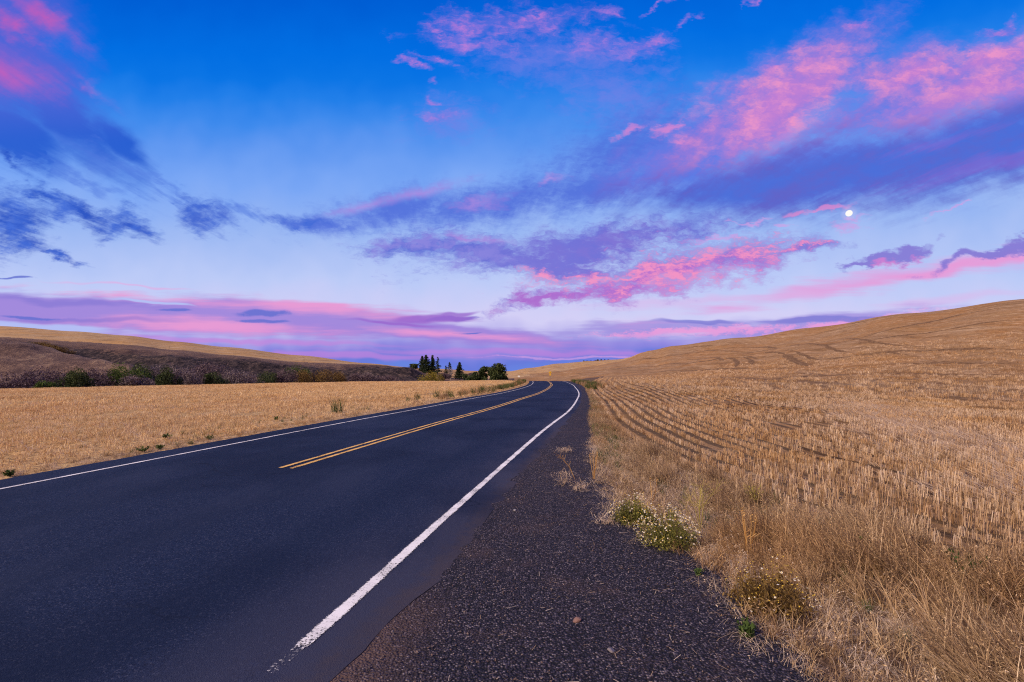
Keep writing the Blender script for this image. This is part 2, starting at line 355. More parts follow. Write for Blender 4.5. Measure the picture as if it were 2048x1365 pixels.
# ------------------------------------------------------------------ road line and land form
XC = hermite([-300, -80, -30, 3.4, 9.5, 11.7, 15.8, 24, 36, 45, 70, 88, 117, 135, 150, 165, 180, 200, 240], [-70, -24.6, -13.2, -5.55, -4.2, -3.72, -2.82, -.95, 1.1, 2.4, 5.25, 6.95, 8.2, 8.0, 7.0, 4.8, 1.4, -5, -30])
ZR = hermite([-300, 18, 30, 45, 70, 90, 117, 135, 160, 200, 260, 400], [0, 0, -.08, -.34, -.72, -.88, -1.0, -1.75, -3.0, -3.7, -3.9, -4])
OFFR = hermite([-300, 4, 7, 16, 40, 200], [4.0, 4.0, 3.93, 3.78, 3.6, 3.6])
OFFL = 3.45
VERGE = hermite([-300, -20, 1, 3.86, 4.6, 5.9, 7.5, 9.4, 13.4, 18.6, 30, 50, 80, 117, 240], [-60, -7.5, 1.9, 1.8, 1.85, 1.5, 1.4, 1.6, 2.15, 2.9, 4.7, 7.5, 11.2, 13.4, -22])    # gravel meets grass, right side
ROWC = hermite([-60, 0, 4, 4.75, 5.8, 7.3, 9, 12, 17, 24, 32, 50, 73, 110, 200], [9, 6.2, 5.2, 4.6, 4.15, 3.78, 3.55, 3.4, 3.6, 4.5, 5.7, 8.1, 11.6, 19, 40])

UC = [-300, 0, 150, 250, 350, 450, 600, 730, 820, 870, 950, 1010, 1060, 1117, 1180, 1234, 1300, 1345, 1486, 1614, 1821, 2048, 2400]
CT = [
 [(60,783),(70,800),(105,668),(125,690),(150,690),(165,682),(170,676),(200,664),(480,650),(650,690),(1500,760)],
 [(67,780),(76,800),(115,677),(130,705),(155,700),(175,690),(180,684),(205,675),(480,660.5),(650,700),(1500,760)],
 [(72,777),(82,800),(108,708),(125,735),(150,722),(165,712),(170,699),(200,684),(480,671),(650,700),(1500,760)],
 [(80,774),(90,800),(100,727),(112,748),(140,735),(160,727),(166,706),(195,690),(480,679),(650,705),(1500,760)],
 [(88,772),(98,795),(108,763),(120,770),(140,748),(158,729),(164,712),(200,700.5),(480,688.5),(650,715),(1500,760)],
 [(96,770),(106,795),(116,785),(126,770),(145,752),(165,738),(171,718),(210,710.5),(480,697.5),(650,720),(1500,760)],
 [(110,767),(120,790),(130,785),(140,772),(155,760),(172,752),(178,736),(225,725),(500,713),(650,730),(1500,755)],
 [(124,764.5),(134,790),(144,780),(154,770),(165,764),(176,757),(182,738),(230,729.5),(500,728),(650,735),(1500,750)],
 [(137,763),(147,785),(157,775),(165,770),(172,766),(180,756),(186,739.5),(230,736.5),(520,735.5),(700,738),(1500,745)],
 [(143,762),(153,780),(163,778),(173,775),(183,772),(190,768),(200,764),(250,754),(900,737.5),(1200,742),(2500,742)],
 [(150,761.5),(165,775),(180,772),(195,770),(210,768),(225,766),(240,763),(320,756),(1100,742.5),(1500,744),(3000,743)],
 [(155,761),(170,771),(185,770),(200,768),(215,767),(240,764),(270,760),(340,755),(1000,744.5),(1300,745),(3000,744)],
 [(122,762.5),(150,771),(180,769),(200,767),(220,765),(250,761),(280,757),(350,750),(900,736.5),(1200,741),(2500,743)],
 [(112,763.5),(135,768),(160,767),(185,763),(215,759),(250,755),(280,752),(350,745),(900,728),(1200,734),(2500,742)],
 [(75,764.5),(100,761.5),(130,758),(160,755),(190,751),(230,747),(270,743),(350,736),(900,723.5),(1200,730),(2500,742)],
 [(70,764),(95,760),(125,755),(155,750),(190,744),(230,738),(270,733),(320,728),(850,721.5),(1100,728),(2500,742)],
 [(50,768),(75,762),(100,757),(130,751),(160,744),(200,735),(240,725),(280,714),(340,702),(450,718),(1500,745)],
 [(45,772),(70,762),(95,756),(120,748),(150,739),(185,728),(220,716),(260,704),(320,692),(440,708),(1500,745)],
 [(35,784),(50,769),(70,756),(95,739),(120,723),(145,709),(165,712),(200,700),(280,677),(400,695),(1500,745)],
 [(30,798),(45,774),(62,757),(82,737),(105,714),(135,687),(155,690),(190,678),(260,656.5),(380,675),(1500,745)],
 [(20,833),(32,801),(46,773),(62,749),(82,713),(105,673),(130,643),(150,632.5),(175,625.5),(270,648),(1500,745)],
 [(17,850),(27,817),(38,790),(50,762),(64,724),(80,682),(98,643),(115,615),(135,597),(220,620),(1500,745)],
 [(16,857),(25,822),(34,797),(45,766),(58,722),(72,672),(88,622),(105,586),(125,562),(220,590),(1500,745)],
]
TH = np.arctan((np.array(UC) - 1024) / 1000.0)
NK = 11
LD = np.array([[math.log(d) for d, v in c] for c in CT]); ZZ = np.array([[CAMH - d * (v - HOR) / 1000 for d, v in c] for c in CT])
def land(x, y, want_s=False):
    """height of the bare land at x, y (and the place s among the land-form lines: 1 = field edge, 3 = mound, 7 = rock ledge, 8 = top of the bank, 9 = skyline)"""
    x = np.atleast_1d(np.asarray(x, float)); y = np.atleast_1d(np.asarray(y, float))
    sh = x.shape; x = x.ravel(); y = y.ravel()
    th = np.arctan2(x, y); r = np.hypot(x, y) + 1e-6
    tc = np.clip(th, TH[0], TH[-1]); dep = np.maximum(r * np.cos(tc), .3)
    i = np.clip(np.searchsorted(TH, tc) - 1, 0, len(TH) - 2); f = ((tc - TH[i]) / (TH[i + 1] - TH[i]))[:, None]
    f = f * f * (3 - 2 * f) * .6 + f * .4
    L = LD[i] * (1 - f) + LD[i + 1] * f; Z = ZZ[i] * (1 - f) + ZZ[i + 1] * f
    d0 = np.exp(L[:, :1]) * .55
    zr0 = ZR(d0)
    n0 = math.log(.1) + 0 * L[:, :1]
    L = np.concatenate([n0, np.log(d0), L, np.full_like(d0, math.log(9000))], 1); Z = np.concatenate([0 * zr0, zr0, Z, Z[:, -1:] * 0 - 25], 1)
    D = np.exp(L)
    K_ = D.shape[1]
    h = np.diff(D, axis=1); dl = np.diff(Z, axis=1) / h
    m = np.zeros_like(Z)
    a, b = dl[:, :-1], dl[:, 1:]; w1 = 2 * h[:, 1:] + h[:, :-1]; w2 = h[:, 1:] + 2 * h[:, :-1]
    with np.errstate(all='ignore'):
        mm = (w1 + w2) / (w1 / a + w2 / b)
    m[:, 1:-1] = np.where(a * b > 0, np.nan_to_num(mm), 0)
    j = np.clip((D < dep[:, None]).sum(1) - 1, 0, K_ - 2); q = np.arange(len(x))
    t_ = np.clip((dep - D[q, j]) / h[q, j], 0, 1)
    z = (2 * t_**3 - 3 * t_**2 + 1) * Z[q, j] + (t_**3 - 2 * t_**2 + t_) * h[q, j] * m[q, j] + (-2 * t_**3 + 3 * t_**2) * Z[q, j + 1] + (t_**3 - t_**2) * h[q, j] * m[q, j + 1]
    s = j + t_ - 1
    zf = np.where(dep < d0[:, 0], ZR(dep), z)
    back = np.clip((np.abs(th) - 1.3) / .8, 0, 1); back = back * back * (3 - 2 * back)
    zf = zf * (1 - back) + back * (-.05 + 3 * fbm(x / 150, y / 150, 3) * np.clip(r / 100, 0, 1))
    # roughness: gentle in the fields, strong on the creek bank
    leftside = tc < TH[9]
    bank = np.clip(np.minimum(s - 1.2, 8.0 - s), 0, 1) * leftside * (1 - back)
    zf = zf + bank * (1.6 * fbm(x / 16, y / 16, 11, 5) + .6 * fbm(x / 4, y / 4, 17, 3))
    ledge = np.exp(-((s - 6.6) / .45)**2) * leftside * (1 - back)
    zf = zf + ledge * 2.2 * fbm(x / 7, y / 7, 23, 5)
    hill = np.clip((r - 40) / 120, 0, 1) * (~leftside)
    zf = zf + hill * .9 * fbm(x / 45, y / 45, 31, 3)
    zf = zf + .05 * fbm(x / 2.2, y / 2.2, 41, 3) * np.clip(r / 8, .3, 1)
    # the road corridor is graded
    dr = np.abs(x - XC(y)); k = np.clip((dr - 5.4) / 3.5, 0, 1); k = k * k * (3 - 2 * k)
    k = np.where((y > 235), 1, k)
    zf = zf * k + (ZR(y) - .035) * (1 - k)
    # small ditch beyond the gravel on the right
    zf = zf - .07 * np.exp(-((x - VERGE(y) - .9) / .7)**2) * (y < 60) * (y > -20)
    if want_s: return zf.reshape(sh), s.reshape(sh)
    return zf.reshape(sh)
def gz(x, y): return float(land(x, y)[0])
def at(u, d):
    """a point of the land seen in column u at depth d metres"""
    x = (u - 1024) / 1000 * d
    return x, d, gz(x, d)
def at_h(u, v, d):
    return (u - 1024) / 1000 * d, d, CAMH - d * (v - HOR) / 1000

# ------------------------------------------------------------------ ground materials
def straw_ground(name, warm=0.0, rows=True, hill=False):
    m, t_, b = material(name, .95, .1)
    pos = t_.node('ShaderNodeNewGeometry').outputs['Position']
    big = t_.noise(pos, .035, 4, .6); mid = t_.noise(t_.v('MULTIPLY', pos, (1, 1, .3)), .5, 5, .65); fine = t_.noise(pos, 9, 5, .75)
    fine2 = t_.noise(t_.v('MULTIPLY', pos, (1, 1, .3)), 2.4, 4, .75)
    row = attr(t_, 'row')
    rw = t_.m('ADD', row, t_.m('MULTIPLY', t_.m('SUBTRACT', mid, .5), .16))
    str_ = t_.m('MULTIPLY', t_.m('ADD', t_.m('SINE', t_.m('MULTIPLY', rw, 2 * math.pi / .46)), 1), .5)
    px_, py_, pz_ = t_.sep(pos)
    sw = t_.noise(t_.xyz(t_.m('MULTIPLY', row, 1.0), t_.m('ADD', t_.m('MULTIPLY', mid, .25), t_.m('MULTIPLY', px_, .07)), t_.m('MULTIPLY', py_, .05)), .42, 5, .7)        # harvest swaths of different tone
    c = t_.ramp(t_.m('ADD', t_.m('MULTIPLY', fine, .55), t_.m('MULTIPLY', fine2, .45)),
                [(.3, (.075, .038, .017, 1)), (.43, (.23, .125, .055, 1)), (.55, (.36, .208, .100, 1)), (.70, (.50, .32, .175, 1))] if warm == 0 else [(.3, (.11, .06, .025, 1)), (.43, (.33, .195, .085, 1)), (.54, (.54, .36, .175, 1)), (.69, (.76, .55, .31, 1))])
    gold = t_.mix(t_.ss(big, .40, .62), (.94, .97, 1.0, 1), (1.04, .90, .62, 1))
    c = t_.mix(1.0, c, gold, 'MULTIPLY')
    band = t_.noise(t_.v('MULTIPLY', pos, (.30, .05, .3)), 1.0, 4, .65)
    c = t_.mix(t_.ss(band, .52, .66, 0, .55), c, (.30, .165, .06, 1))
    c = t_.mix(t_.ss(sw, .55, .68, 0, .50 if hill else .3), c, (.52, .365, .22, 1))
    c = t_.mix(t_.ss(sw, .47, .36, 0, .70 if hill else .45), c, (.19, .105, .045, 1))
    c = t_.mix(t_.ss(mid, .55, .35, 0, .35), c, (.22, .125, .05, 1))
    dist_ = t_.v('LENGTH', pos)
    if rows: c = t_.mix(t_.m('MULTIPLY', t_.ss(str_, .75, .2), t_.ss(dist_, 110, 50, 0, .85)), c, (.026, .014, .009, 1))  # soil between drill rows, painted darker to stand in for shade among stalks
    if hill:
        tram = attr(t_, 'tram')
        tw = t_.m('ADD', tram, t_.m('MULTIPLY', t_.m('SUBTRACT', big, .5), 16))
        g2 = t_.m('MULTIPLY', t_.m('ADD', t_.m('SINE', t_.m('MULTIPLY', tw, 2.1)), 1), .5)
        c = t_.mix(t_.m('MULTIPLY', t_.m('MULTIPLY', t_.ss(g2, .93, .99), t_.ss(t_.noise(pos, .025, 3, .6), .50, .58)), .7), c, (.16, .09, .04, 1))
        c = t_.mix(t_.m('MULTIPLY', t_.ss(g2, .62, .42), .08), c, (.66, .49, .31, 1))
        c = t_.mix(t_.ss(t_.noise(t_.v('MULTIPLY', pos, (1, 1, 2)), .09, 6, .7), .50, .36, 0, .6), c, (.26, .145, .055, 1))
        c = t_.mix(t_.ss(t_.noise(t_.v('MULTIPLY', pos, (1, 1, 5)), .35, 6, .75), .53, .66, 0, .5), c, (.62, .43, .26, 1))
        c = t_.mix(t_.ss(t_.noise(t_.v('MULTIPLY', pos, (1, 1, 5)), .6, 5, .8), .47, .36, 0, .65), c, (.15, .08, .035, 1))
    t_.put(b.inputs['Base Color'], c)
    bump(t_, b, t_.m('ADD', t_.m('MULTIPLY', fine2, 1.0), t_.m('MULTIPLY', fine, .5)), .9, .12)
    return m
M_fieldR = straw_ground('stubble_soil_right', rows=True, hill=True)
M_fieldL = straw_ground('stubble_soil_left', warm=1, rows=False)
M_farhill = straw_ground('far_wheat_hill', warm=1, rows=False, hill=True)
def bank_mat():
    m, t_, b = material('creek_bank_earth', .95, .1)
    pos = t_.node('ShaderNodeNewGeometry').outputs['Position']
    s = attr(t_, 'place')
    n1 = t_.noise(pos, .12, 4, .65); n2 = t_.noise(pos, .7, 5, .7); n3 = t_.noise(pos, 2.6, 4, .75)
    mixn = t_.m('ADD', t_.m('MULTIPLY', n1, .4), t_.m('ADD', t_.m('MULTIPLY', n2, .35), t_.m('MULTIPLY', n3, .25)))
    scrub = t_.ramp(mixn, [(.36, (.025, .016, .018, 1)), (.45, (.075, .046, .042, 1)), (.53, (.14, .088, .068, 1)), (.61, (.24, .155, .10, 1)), (.70, (.11, .075, .035, 1))])
    pale = t_.ramp(mixn, [(.38, (.060, .036, .034, 1)), (.46, (.125, .080, .068, 1)), (.53, (.20, .13, .10, 1)), (.60, (.34, .24, .16, 1)), (.68, (.46, .34, .19, 1))])
    rock = t_.ramp(n2, [(.35, (.012, .010, .013, 1)), (.5, (.045, .034, .036, 1)), (.62, (.11, .078, .07, 1)), (.7, (.22, .15, .10, 1))])
    c = t_.mix(t_.ss(t_.m('ADD', s, t_.m('MULTIPLY', t_.m('SUBTRACT', n1, .5), 1.2)), 3.9, 3.3), scrub, pale)
    band = t_.m('MULTIPLY', t_.ss(s, 5.1, 5.6), t_.ss(t_.m('ADD', s, t_.m('MULTIPLY', t_.m('SUBTRACT', n2, .5), .6)), 7.15, 6.95))
    c = t_.mix(band, c, rock)
    c = t_.mix(t_.m('MULTIPLY', t_.ss(s, 7.0, 7.6), .45), c, (.24, .15, .105, 1))
    t_.put(b.inputs['Base Color'], c)
    bump(t_, b, t_.m('ADD', n2, n3), 1.0, .5)
    return m
M_bank = bank_mat()
def verge_mat():
    m, t_, b = material('verge_soil', .95, .1)
    pos = t_.node('ShaderNodeNewGeometry').outputs['Position']
    f1 = t_.noise(pos, 14, 5, .75); f2 = t_.noise(pos, 2.2, 4, .6)
    c = t_.ramp(f1, [(.35, (.03, .017, .012, 1)), (.5, (.10, .06, .038, 1)), (.68, (.32, .21, .13, 1))])
    c = t_.mix(t_.ss(f2, .4, .6, 0, .5), c, (.13, .085, .06, 1))
    t_.put(b.inputs['Base Color'], c); bump(t_, b, f1, .8, .05)
    return m
M_verge = verge_mat()

# ------------------------------------------------------------------ the land as one fan of cells, cut into its fields
ths = np.concatenate([np.radians(np.arange(-180, -62, 3.0)), np.radians(np.arange(-62, 62.01, .22)), np.radians(np.arange(65, 180.01, 3.0))])
rs = [1.0]
while rs[-1] < 4500: rs.append(rs[-1] * (1.016 if rs[-1] < 700 else 1.06))
rs = np.array(rs)
TT, RR = np.meshgrid(ths, rs); GX = RR * np.sin(TT); GY = RR * np.cos(TT)
GZ, GS = land(GX, GY, True)
nr, nt_ = GX.shape
verts = np.stack([GX, GY, GZ], -1).reshape(-1, 3)
idx = np.arange(nr * nt_).reshape(nr, nt_)
F = np.stack([idx[:-1, :-1], idx[:-1, 1:], idx[1:, 1:], idx[1:, :-1]], -1).reshape(-1, 4)[:, ::-1]
fx = verts[F].mean(1); fs = GS.reshape(-1)[F].mean(1); fth = np.arctan2(fx[:, 0], fx[:, 1]); fd = fx[:, 0] - XC(fx[:, 1])
left = fth < TH[9]; left2 = (fd < 0)
leftf = (fd < 0) & (fth < TH[12] + .02) | (fd < 0) & (fx[:, 1] < 130)
fr = np.hypot(fx[:, 0], fx[:, 1])
zone = np.full(len(F), 1)                                    # 1 right field and its hill
zone[leftf] = 0                                              # 0 left field
zone[left & (fs > 1.0) & (fs <= 8.0)] = 2                    # 2 creek bank
zone[left & (fs > 8.0)] = 3                                  # 3 wheat hill beyond the creek
zone[(fth >= TH[9]) & (fth < TH[11] + .02) & (fs > 1.0)] = 2
zone[(fth >= TH[9]) & (fth < TH[12]) & (fs > 7.6)] = 4; zone[(fth >= TH[12]) & (fth < TH[16]) & (fr > 400)] = 4       # 4 far ridge
near = ((fd > -4.25) & (fd < 4.9)) | ((fd > 0) & (fx[:, 0] < ROWC(fx[:, 1]) - .25) & (fx[:, 1] < 150) & (fth > 0 - .6) & (fr < 150))
zone[near & (fr < 160)] = 5                                  # 5 strip along the road
zone[(np.abs(fth) > 1.3) & (fr > 60)] = 1
vx, vy = verts[:, 0], verts[:, 1]
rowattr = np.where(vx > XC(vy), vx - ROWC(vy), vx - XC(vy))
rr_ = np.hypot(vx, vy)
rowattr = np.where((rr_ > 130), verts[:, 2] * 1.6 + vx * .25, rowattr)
tram = verts[:, 2] * 1.1 + .22 * np.abs(vx - 40) + 2.2 * fbm(vx / 60, vy / 60, 51, 3)
names = {0: ('wheat_field', M_fieldL, 'level field of pale wheat stubble between the road and the creek bushes'),
         1: ('stubble_hill', M_fieldR, 'golden wheat stubble rising into the smooth hill right of the road'),
         2: ('creek_bank', M_bank, 'dark scrubby creek bank with a broken rock ledge'),
         3: ('wheat_hill', M_farhill, 'long pale wheat hill above the dark creek bank'),
         4: ('far_ridge', M_farhill, 'distant harvested ridge beyond the road bend'),
         5: ('ground', M_verge, 'bare soil strip along the road')}
for z_, (nm, mt, lb) in names.items():
    fz = F[zone == z_]
    if not len(fz): continue
    used, inv = np.unique(fz, return_inverse=True)
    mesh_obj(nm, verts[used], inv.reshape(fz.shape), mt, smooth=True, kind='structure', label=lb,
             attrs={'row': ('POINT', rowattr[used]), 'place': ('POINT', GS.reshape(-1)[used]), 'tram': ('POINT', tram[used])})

# ------------------------------------------------------------------ road
def asphalt_mat():
    m, t_, b = material('asphalt', .85, .12)
    pos = t_.node('ShaderNodeNewGeometry').outputs['Position']
    lat = attr(t_, 'lat')
    agg = t_.vor(pos, 95, out='Color'); aggd = t_.vor(pos, 120)
    n1 = t_.noise(pos, 60, 3, .8); n2 = t_.noise(t_.v('MULTIPLY', pos, (1, .25, 1)), .8, 5, .6); n3 = t_.noise(pos, .25, 3, .5)
    c = t_.ramp(n1, [(.3, (.003, .008, .026, 1)), (.5, (.0075, .0165, .050, 1)), (.7, (.026, .038, .085, 1))])
    sp = t_.ss(t_.sep(agg)[0], .86, .97); c = t_.mix(t_.m('MULTIPLY', sp, .6), c, (.070, .078, .125, 1))
    c = t_.mix(t_.ss(t_.sep(agg)[1], .3, .0, 0, .7), c, (.002, .005, .018, 1))
    wheel = t_.m('MULTIPLY', t_.ss(t_.m('ABSOLUTE', t_.m('SUBTRACT', t_.m('ABSOLUTE', t_.m('SUBTRACT', t_.m('ABSOLUTE', lat), 1.85)), .85)), .5, .1), .35)
    c = t_.mix(wheel, c, (.005, .012, .036, 1))
    dusty = t_.m('MULTIPLY', t_.ss(lat, 2.7, 4.3), t_.ss(n2, .38, .62, .25, 1.0))
    c = t_.mix(t_.m('MULTIPLY', dusty, .85), c, (.048, .048, .078, 1))
    rim = t_.m('ADD', attr(t_, 'rimd'), t_.m('MULTIPLY', t_.m('SUBTRACT', t_.noise(pos, 5, 5, .75), .5), .55))
    c = t_.mix(t_.m('MULTIPLY', t_.ss(rim, .30, .06), .9), c, t_.mix(n1, (.016, .017, .032, 1), (.085, .068, .078, 1)))
    crk = t_.vor(t_.v('ADD', pos, t_.v('SCALE', t_.noise(pos, 2, 4, .7, color=True), sc=.5)), .42, feature='DISTANCE_TO_EDGE')
    c = t_.mix(t_.m('MULTIPLY', t_.ss(crk, .010, .003), t_.ss(n3, .5, .6, 0, .7)), c, (.002, .003, .008, 1))
    c = t_.mix(t_.ss(n2, .48, .68, 0, .5), c, (.022, .030, .064, 1))
    c = t_.mix(t_.ss(t_.noise(pos, 16, 3, .8), .5, .75, 0, .35), c, (.030, .042, .088, 1))
    c = t_.mix(t_.ss(n3, .45, .62, 0, .6), c, (.003, .008, .028, 1))
    t_.put(b.inputs['Base Color'], c)
    t_.put(b.inputs['Roughness'], t_.lin(n1, .3, .7, .75, .95))
    bump(t_, b, t_.m('ADD', aggd, n1), .55, .006)
    return m
M_asph = asphalt_mat()
def paint_mat(name, col, worn=.0):
    m, t_, b = material(name, .7, .3)
    pos = t_.node('ShaderNodeNewGeometry').outputs['Position']
    n1 = t_.noise(pos, 48, 4, .85); n2 = t_.noise(pos, 2.4, 4, .7); lat = attr(t_, 'edge')
    wear = t_.m('ADD', t_.m('ADD', n1, t_.m('MULTIPLY', t_.m('SUBTRACT', n2, .5), .45)), t_.m('ADD', t_.m('MULTIPLY', t_.ss(lat, .55, 1.0), .20 + worn), t_.m('MULTIPLY', t_.ss(t_.sep(pos)[1], 3.62, 3.22), .24)))
    k = t_.ss(wear, .585 - worn, .65 - worn)
    c = t_.mix(k, t_.mix(t_.ss(n2, .35, .7), col, tuple(x * .78 for x in col[:3]) + (1,)), (.011, .018, .044, 1))
    t_.put(b.inputs['Base Color'], c); bump(t_, b, n1, .4, .004)
    tr = t_.node('ShaderNodeBsdfTransparent'); mx = t_.node('ShaderNodeMixShader'); t_.put(mx.inputs[0], k); t_.put(mx.inputs[1], b.outputs[0]); t_.put(mx.inputs[2], tr.outputs[0])     # bare asphalt shows where the paint is gone
    t_.put([x for x in t_.N if x.type == 'OUTPUT_MATERIAL'][0].inputs[0], mx.outputs[0])
    return m
M_white = paint_mat('road_paint_white', (.80, .78, .76, 1), .02)
M_yel = paint_mat('road_paint_yellow', (.80, .47, .12, 1), .02)
ys_ = np.concatenate([np.arange(-60, -2, 1.0), np.arange(-2, 14, .07), np.arange(14, 30, .25), np.arange(30, 120, 1.0), np.arange(120, 236, 2.0)])
def ribbon(name, o0, o1, z, mat, y0=-60, y1=235, cols=2, wob=0, fade=False, **tags):
    """strip along the road between side offsets o0(y) and o1(y)"""
    yy = ys_[(ys_ >= y0) & (ys_ <= y1)]
    if len(yy) and yy[0] > y0: yy = np.concatenate([[y0], yy])
    hd_ = np.gradient(XC(yy), yy); nx = 1 / np.hypot(1, hd_); ny = -hd_ * nx
    V_, at_, ed = [], [], []
    for j in range(cols):
        f = j / (cols - 1)
        o = (o0(yy) if callable(o0) else o0 + 0 * yy) * (1 - f) + (o1(yy) if callable(o1) else o1 + 0 * yy) * f
        if wob and j in (0, cols - 1): o = o + wob * fbm(yy / .7 + j * 31, yy * 0 + j, 61, 5)
        crown = -.012 * np.abs(o) + .04
        V_.append(np.stack([XC(yy) + o * nx, yy + o * ny, ZR(yy) + crown + z], -1)); at_.append(o); ed.append(0 * yy + abs(2 * f - 1))
    V_ = np.stack(V_, 1); k = len(yy); ix = np.arange(k * cols).reshape(k, cols)
    F_ = np.stack([ix[:-1, :-1], ix[:-1, 1:], ix[1:, 1:], ix[1:, :-1]], -1).reshape(-1, 4)
    return mesh_obj(name, V_.reshape(-1, 3), F_, mat, attrs={'lat': ('POINT', np.stack(at_, 1).ravel()), 'edge': ('POINT', np.stack(ed, 1).ravel()), 'rimd': ('POINT', (np.stack(at_, 1)[:, -1:] - np.stack(at_, 1)).ravel())}, smooth=True, **tags)
# the fine mesh along the pavement's edges shows in its broken outline
ribbon('road', lambda y: -OFFL - .85 + 0 * y, lambda y: OFFR(y) + np.interp(y, [3.0, 5.5], [.30, .55]), 0.0, M_asph, cols=17, wob=.06, kind='structure', label='dark two lane asphalt road bending left')
wl = .065
ribbon('edge_line', lambda y: OFFR(y) - wl, lambda y: OFFR(y) + wl, .006, M_white, y0=4.0, cols=5, kind='structure', label='thick white line along the right edge of the road')
ribbon('edge_line', -OFFL - .05, -OFFL + .05, .006, M_white, cols=5, kind='structure', label='thin white line along the left edge of the road')
ribbon('centre_line', -.175, -.06, .006, M_yel, y0=9.35, cols=5, kind='structure', label='left stripe of the double yellow centre line')
ribbon('centre_line', .06, .175, .006, M_yel, y0=9.35, cols=5, kind='structure', label='right stripe of the double yellow centre line')

# gravel shoulder
def gravel_mat():
    m, t_, b = material('gravel', .9, .2)
    pos = t_.node('ShaderNodeNewGeometry').outputs['Position']
    vc = t_.vor(pos, 62, out='Color'); vd = t_.vor(pos, 62); vc2 = t_.vor(pos, 150, out='Color')
    n1 = t_.noise(pos, 1.3, 5, .65); n2 = t_.noise(pos, 24, 4, .75)
    tone = t_.sep(vc)[0]; hue = t_.sep(vc)[1]
    c = t_.ramp(tone, [(0, (.012, .012, .024, 1)), (.45, (.034, .031, .052, 1)), (.8, (.078, .066, .092, 1)), (.97, (.24, .20, .21, 1))])
    c = t_.mix(t_.ss(hue, .6, .9, 0, .28), c, (.075, .042, .040, 1))
    c = t_.mix(t_.ss(vd, .25, .75), c, (.008, .008, .012, 1))
    dust = t_.ss(t_.m('ADD', t_.m('MULTIPLY', n1, .75), t_.m('MULTIPLY', n2, .25)), .50, .68)
    e = attr(t_, 'edge0'); y_ = t_.sep(pos)[1]
    nearp = t_.m('MULTIPLY', t_.ss(e, .28, .05), t_.ss(y_, 4.6, 3.3))        # reddish dirt track worn beside the pavement
    dust = t_.m('MAXIMUM', t_.m('MULTIPLY', dust, .25), t_.m('MULTIPLY', nearp, t_.ss(n1, .3, .6, .35, .95)))
    c = t_.mix(dust, c, t_.mix(n2, (.085, .050, .042, 1), (.17, .105, .085, 1)))
    t_.put(b.inputs['Base Color'], c)
    bump(t_, b, t_.m('SUBTRACT', t_.m('MULTIPLY', n2, .3), vd), .9, .014)
    return m
M_grav = gravel_mat()
yy = np.concatenate([np.arange(-40, 0, .5), np.arange(0, 14, .05), np.arange(14, 40, .25), np.arange(40, 122, 1)])
cols = 14; V_, e0 = [], []
hd_ = np.gradient(XC(yy), yy)
for j in range(cols):
    f = j / (cols - 1)
    xa = XC(yy) + (OFFR(yy) + .12) / np.cos(np.arctan(hd_)); xb = VERGE(yy) + .22 * fbm(yy / .7, yy * 0 + 3, 71, 5) + .25
    x_ = xa * (1 - f) + xb * f
    za = ZR(yy) - .022; zb = land(x_, yy) + .03
    z_ = np.where(f < .35, za * (1 - f / .35) + zb * (f / .35), zb) + .010 * fbm(x_ * 3, yy * 3, 75, 3) * (f > 0)
    if j == cols - 1: z_ = z_ - .04
    V_.append(np.stack([x_, yy, z_], -1)); e0.append(0 * yy + f)
V_ = np.stack(V_, 1); ix = np.arange(len(yy) * cols).reshape(len(yy), cols)
mesh_obj('gravel_shoulder', V_.reshape(-1, 3), np.stack([ix[:-1, :-1], ix[:-1, 1:], ix[1:, 1:], ix[1:, :-1]], -1).reshape(-1, 4), M_grav, smooth=True, kind='structure',
         attrs={'edge0': ('POINT', np.stack(e0, 1).ravel())}, label='dark gravel shoulder with a worn dirt track')

# ------------------------------------------------------------------ harvester tracks pressed into the stubble, following the slope
def hit(u, v):
    d = np.concatenate([np.arange(4, 60, .1), np.arange(60, 420, .5)]); x = (u - 1024) / 1000 * d
    vv = HOR + 1000 * (CAMH - land(x, d)) / d; k = int(np.argmax(vv <= v)); return x[k], d[k]
ZS = lambda L_: [(1200 + a / 2.415, 560 + b / 2.415) for a, b in L_]
TRK = [(ZS([(885, 358), (930, 385), (970, 405), (1010, 420)]), 1.3), (ZS([(600, 378), (640, 382), (662, 400), (655, 422)]), .8), (ZS([(690, 370), (722, 385), (735, 412)]), .8), (ZS([(640, 372), (700, 368), (770, 385)]), .7),
       (ZS([(780, 350), (860, 352), (900, 364)]), .8), (ZS([(1000, 313), (1060, 316), (1110, 330), (1160, 345), (1210, 350)]), .8), (ZS([(1160, 290), (1260, 288), (1340, 305), (1450, 318), (1600, 325)]), .7),
       (ZS([(500, 341), (600, 345), (700, 352)]), .9), (ZS([(390, 332), (470, 323), (560, 316)]), 1.2), (ZS([(1190, 216), (1300, 196), (1450, 170)]), .8), (ZS([(1000, 275), (1080, 252), (1260, 212)]), .7),
       (ZS([(830, 460), (950, 450), (1100, 462), (1220, 468)]), .9), (ZS([(1060, 432), (1180, 426), (1330, 432)]), .7), (ZS([(1480, 400), (1600, 392), (1760, 400)]), .8), (ZS([(940, 345), (1000, 372), (1060, 388), (1150, 385)]), .9),
       (ZS([(1650, 255), (1760, 238), (1900, 232)]), .8), (ZS([(1250, 365), (1400, 355), (1550, 372)]), .6), (ZS([(420, 385), (520, 380), (600, 392)]), .9),
       ([(1560, 822), (1635, 824.5), (1705, 831.6), (1787, 850), (1905, 874), (2045, 889)], .34), ([(1640, 917), (1712, 930), (1792, 957), (1865, 982)], .26), ([(1270, 796), (1360, 800), (1500, 812), (1640, 822)], .4), ([(1600, 790), (1760, 800), (1930, 818), (2045, 822)], .45)]
tm, t_, b_ = material('pressed_straw', .95, .1); tp_ = t_.node('ShaderNodeNewGeometry').outputs['Position']
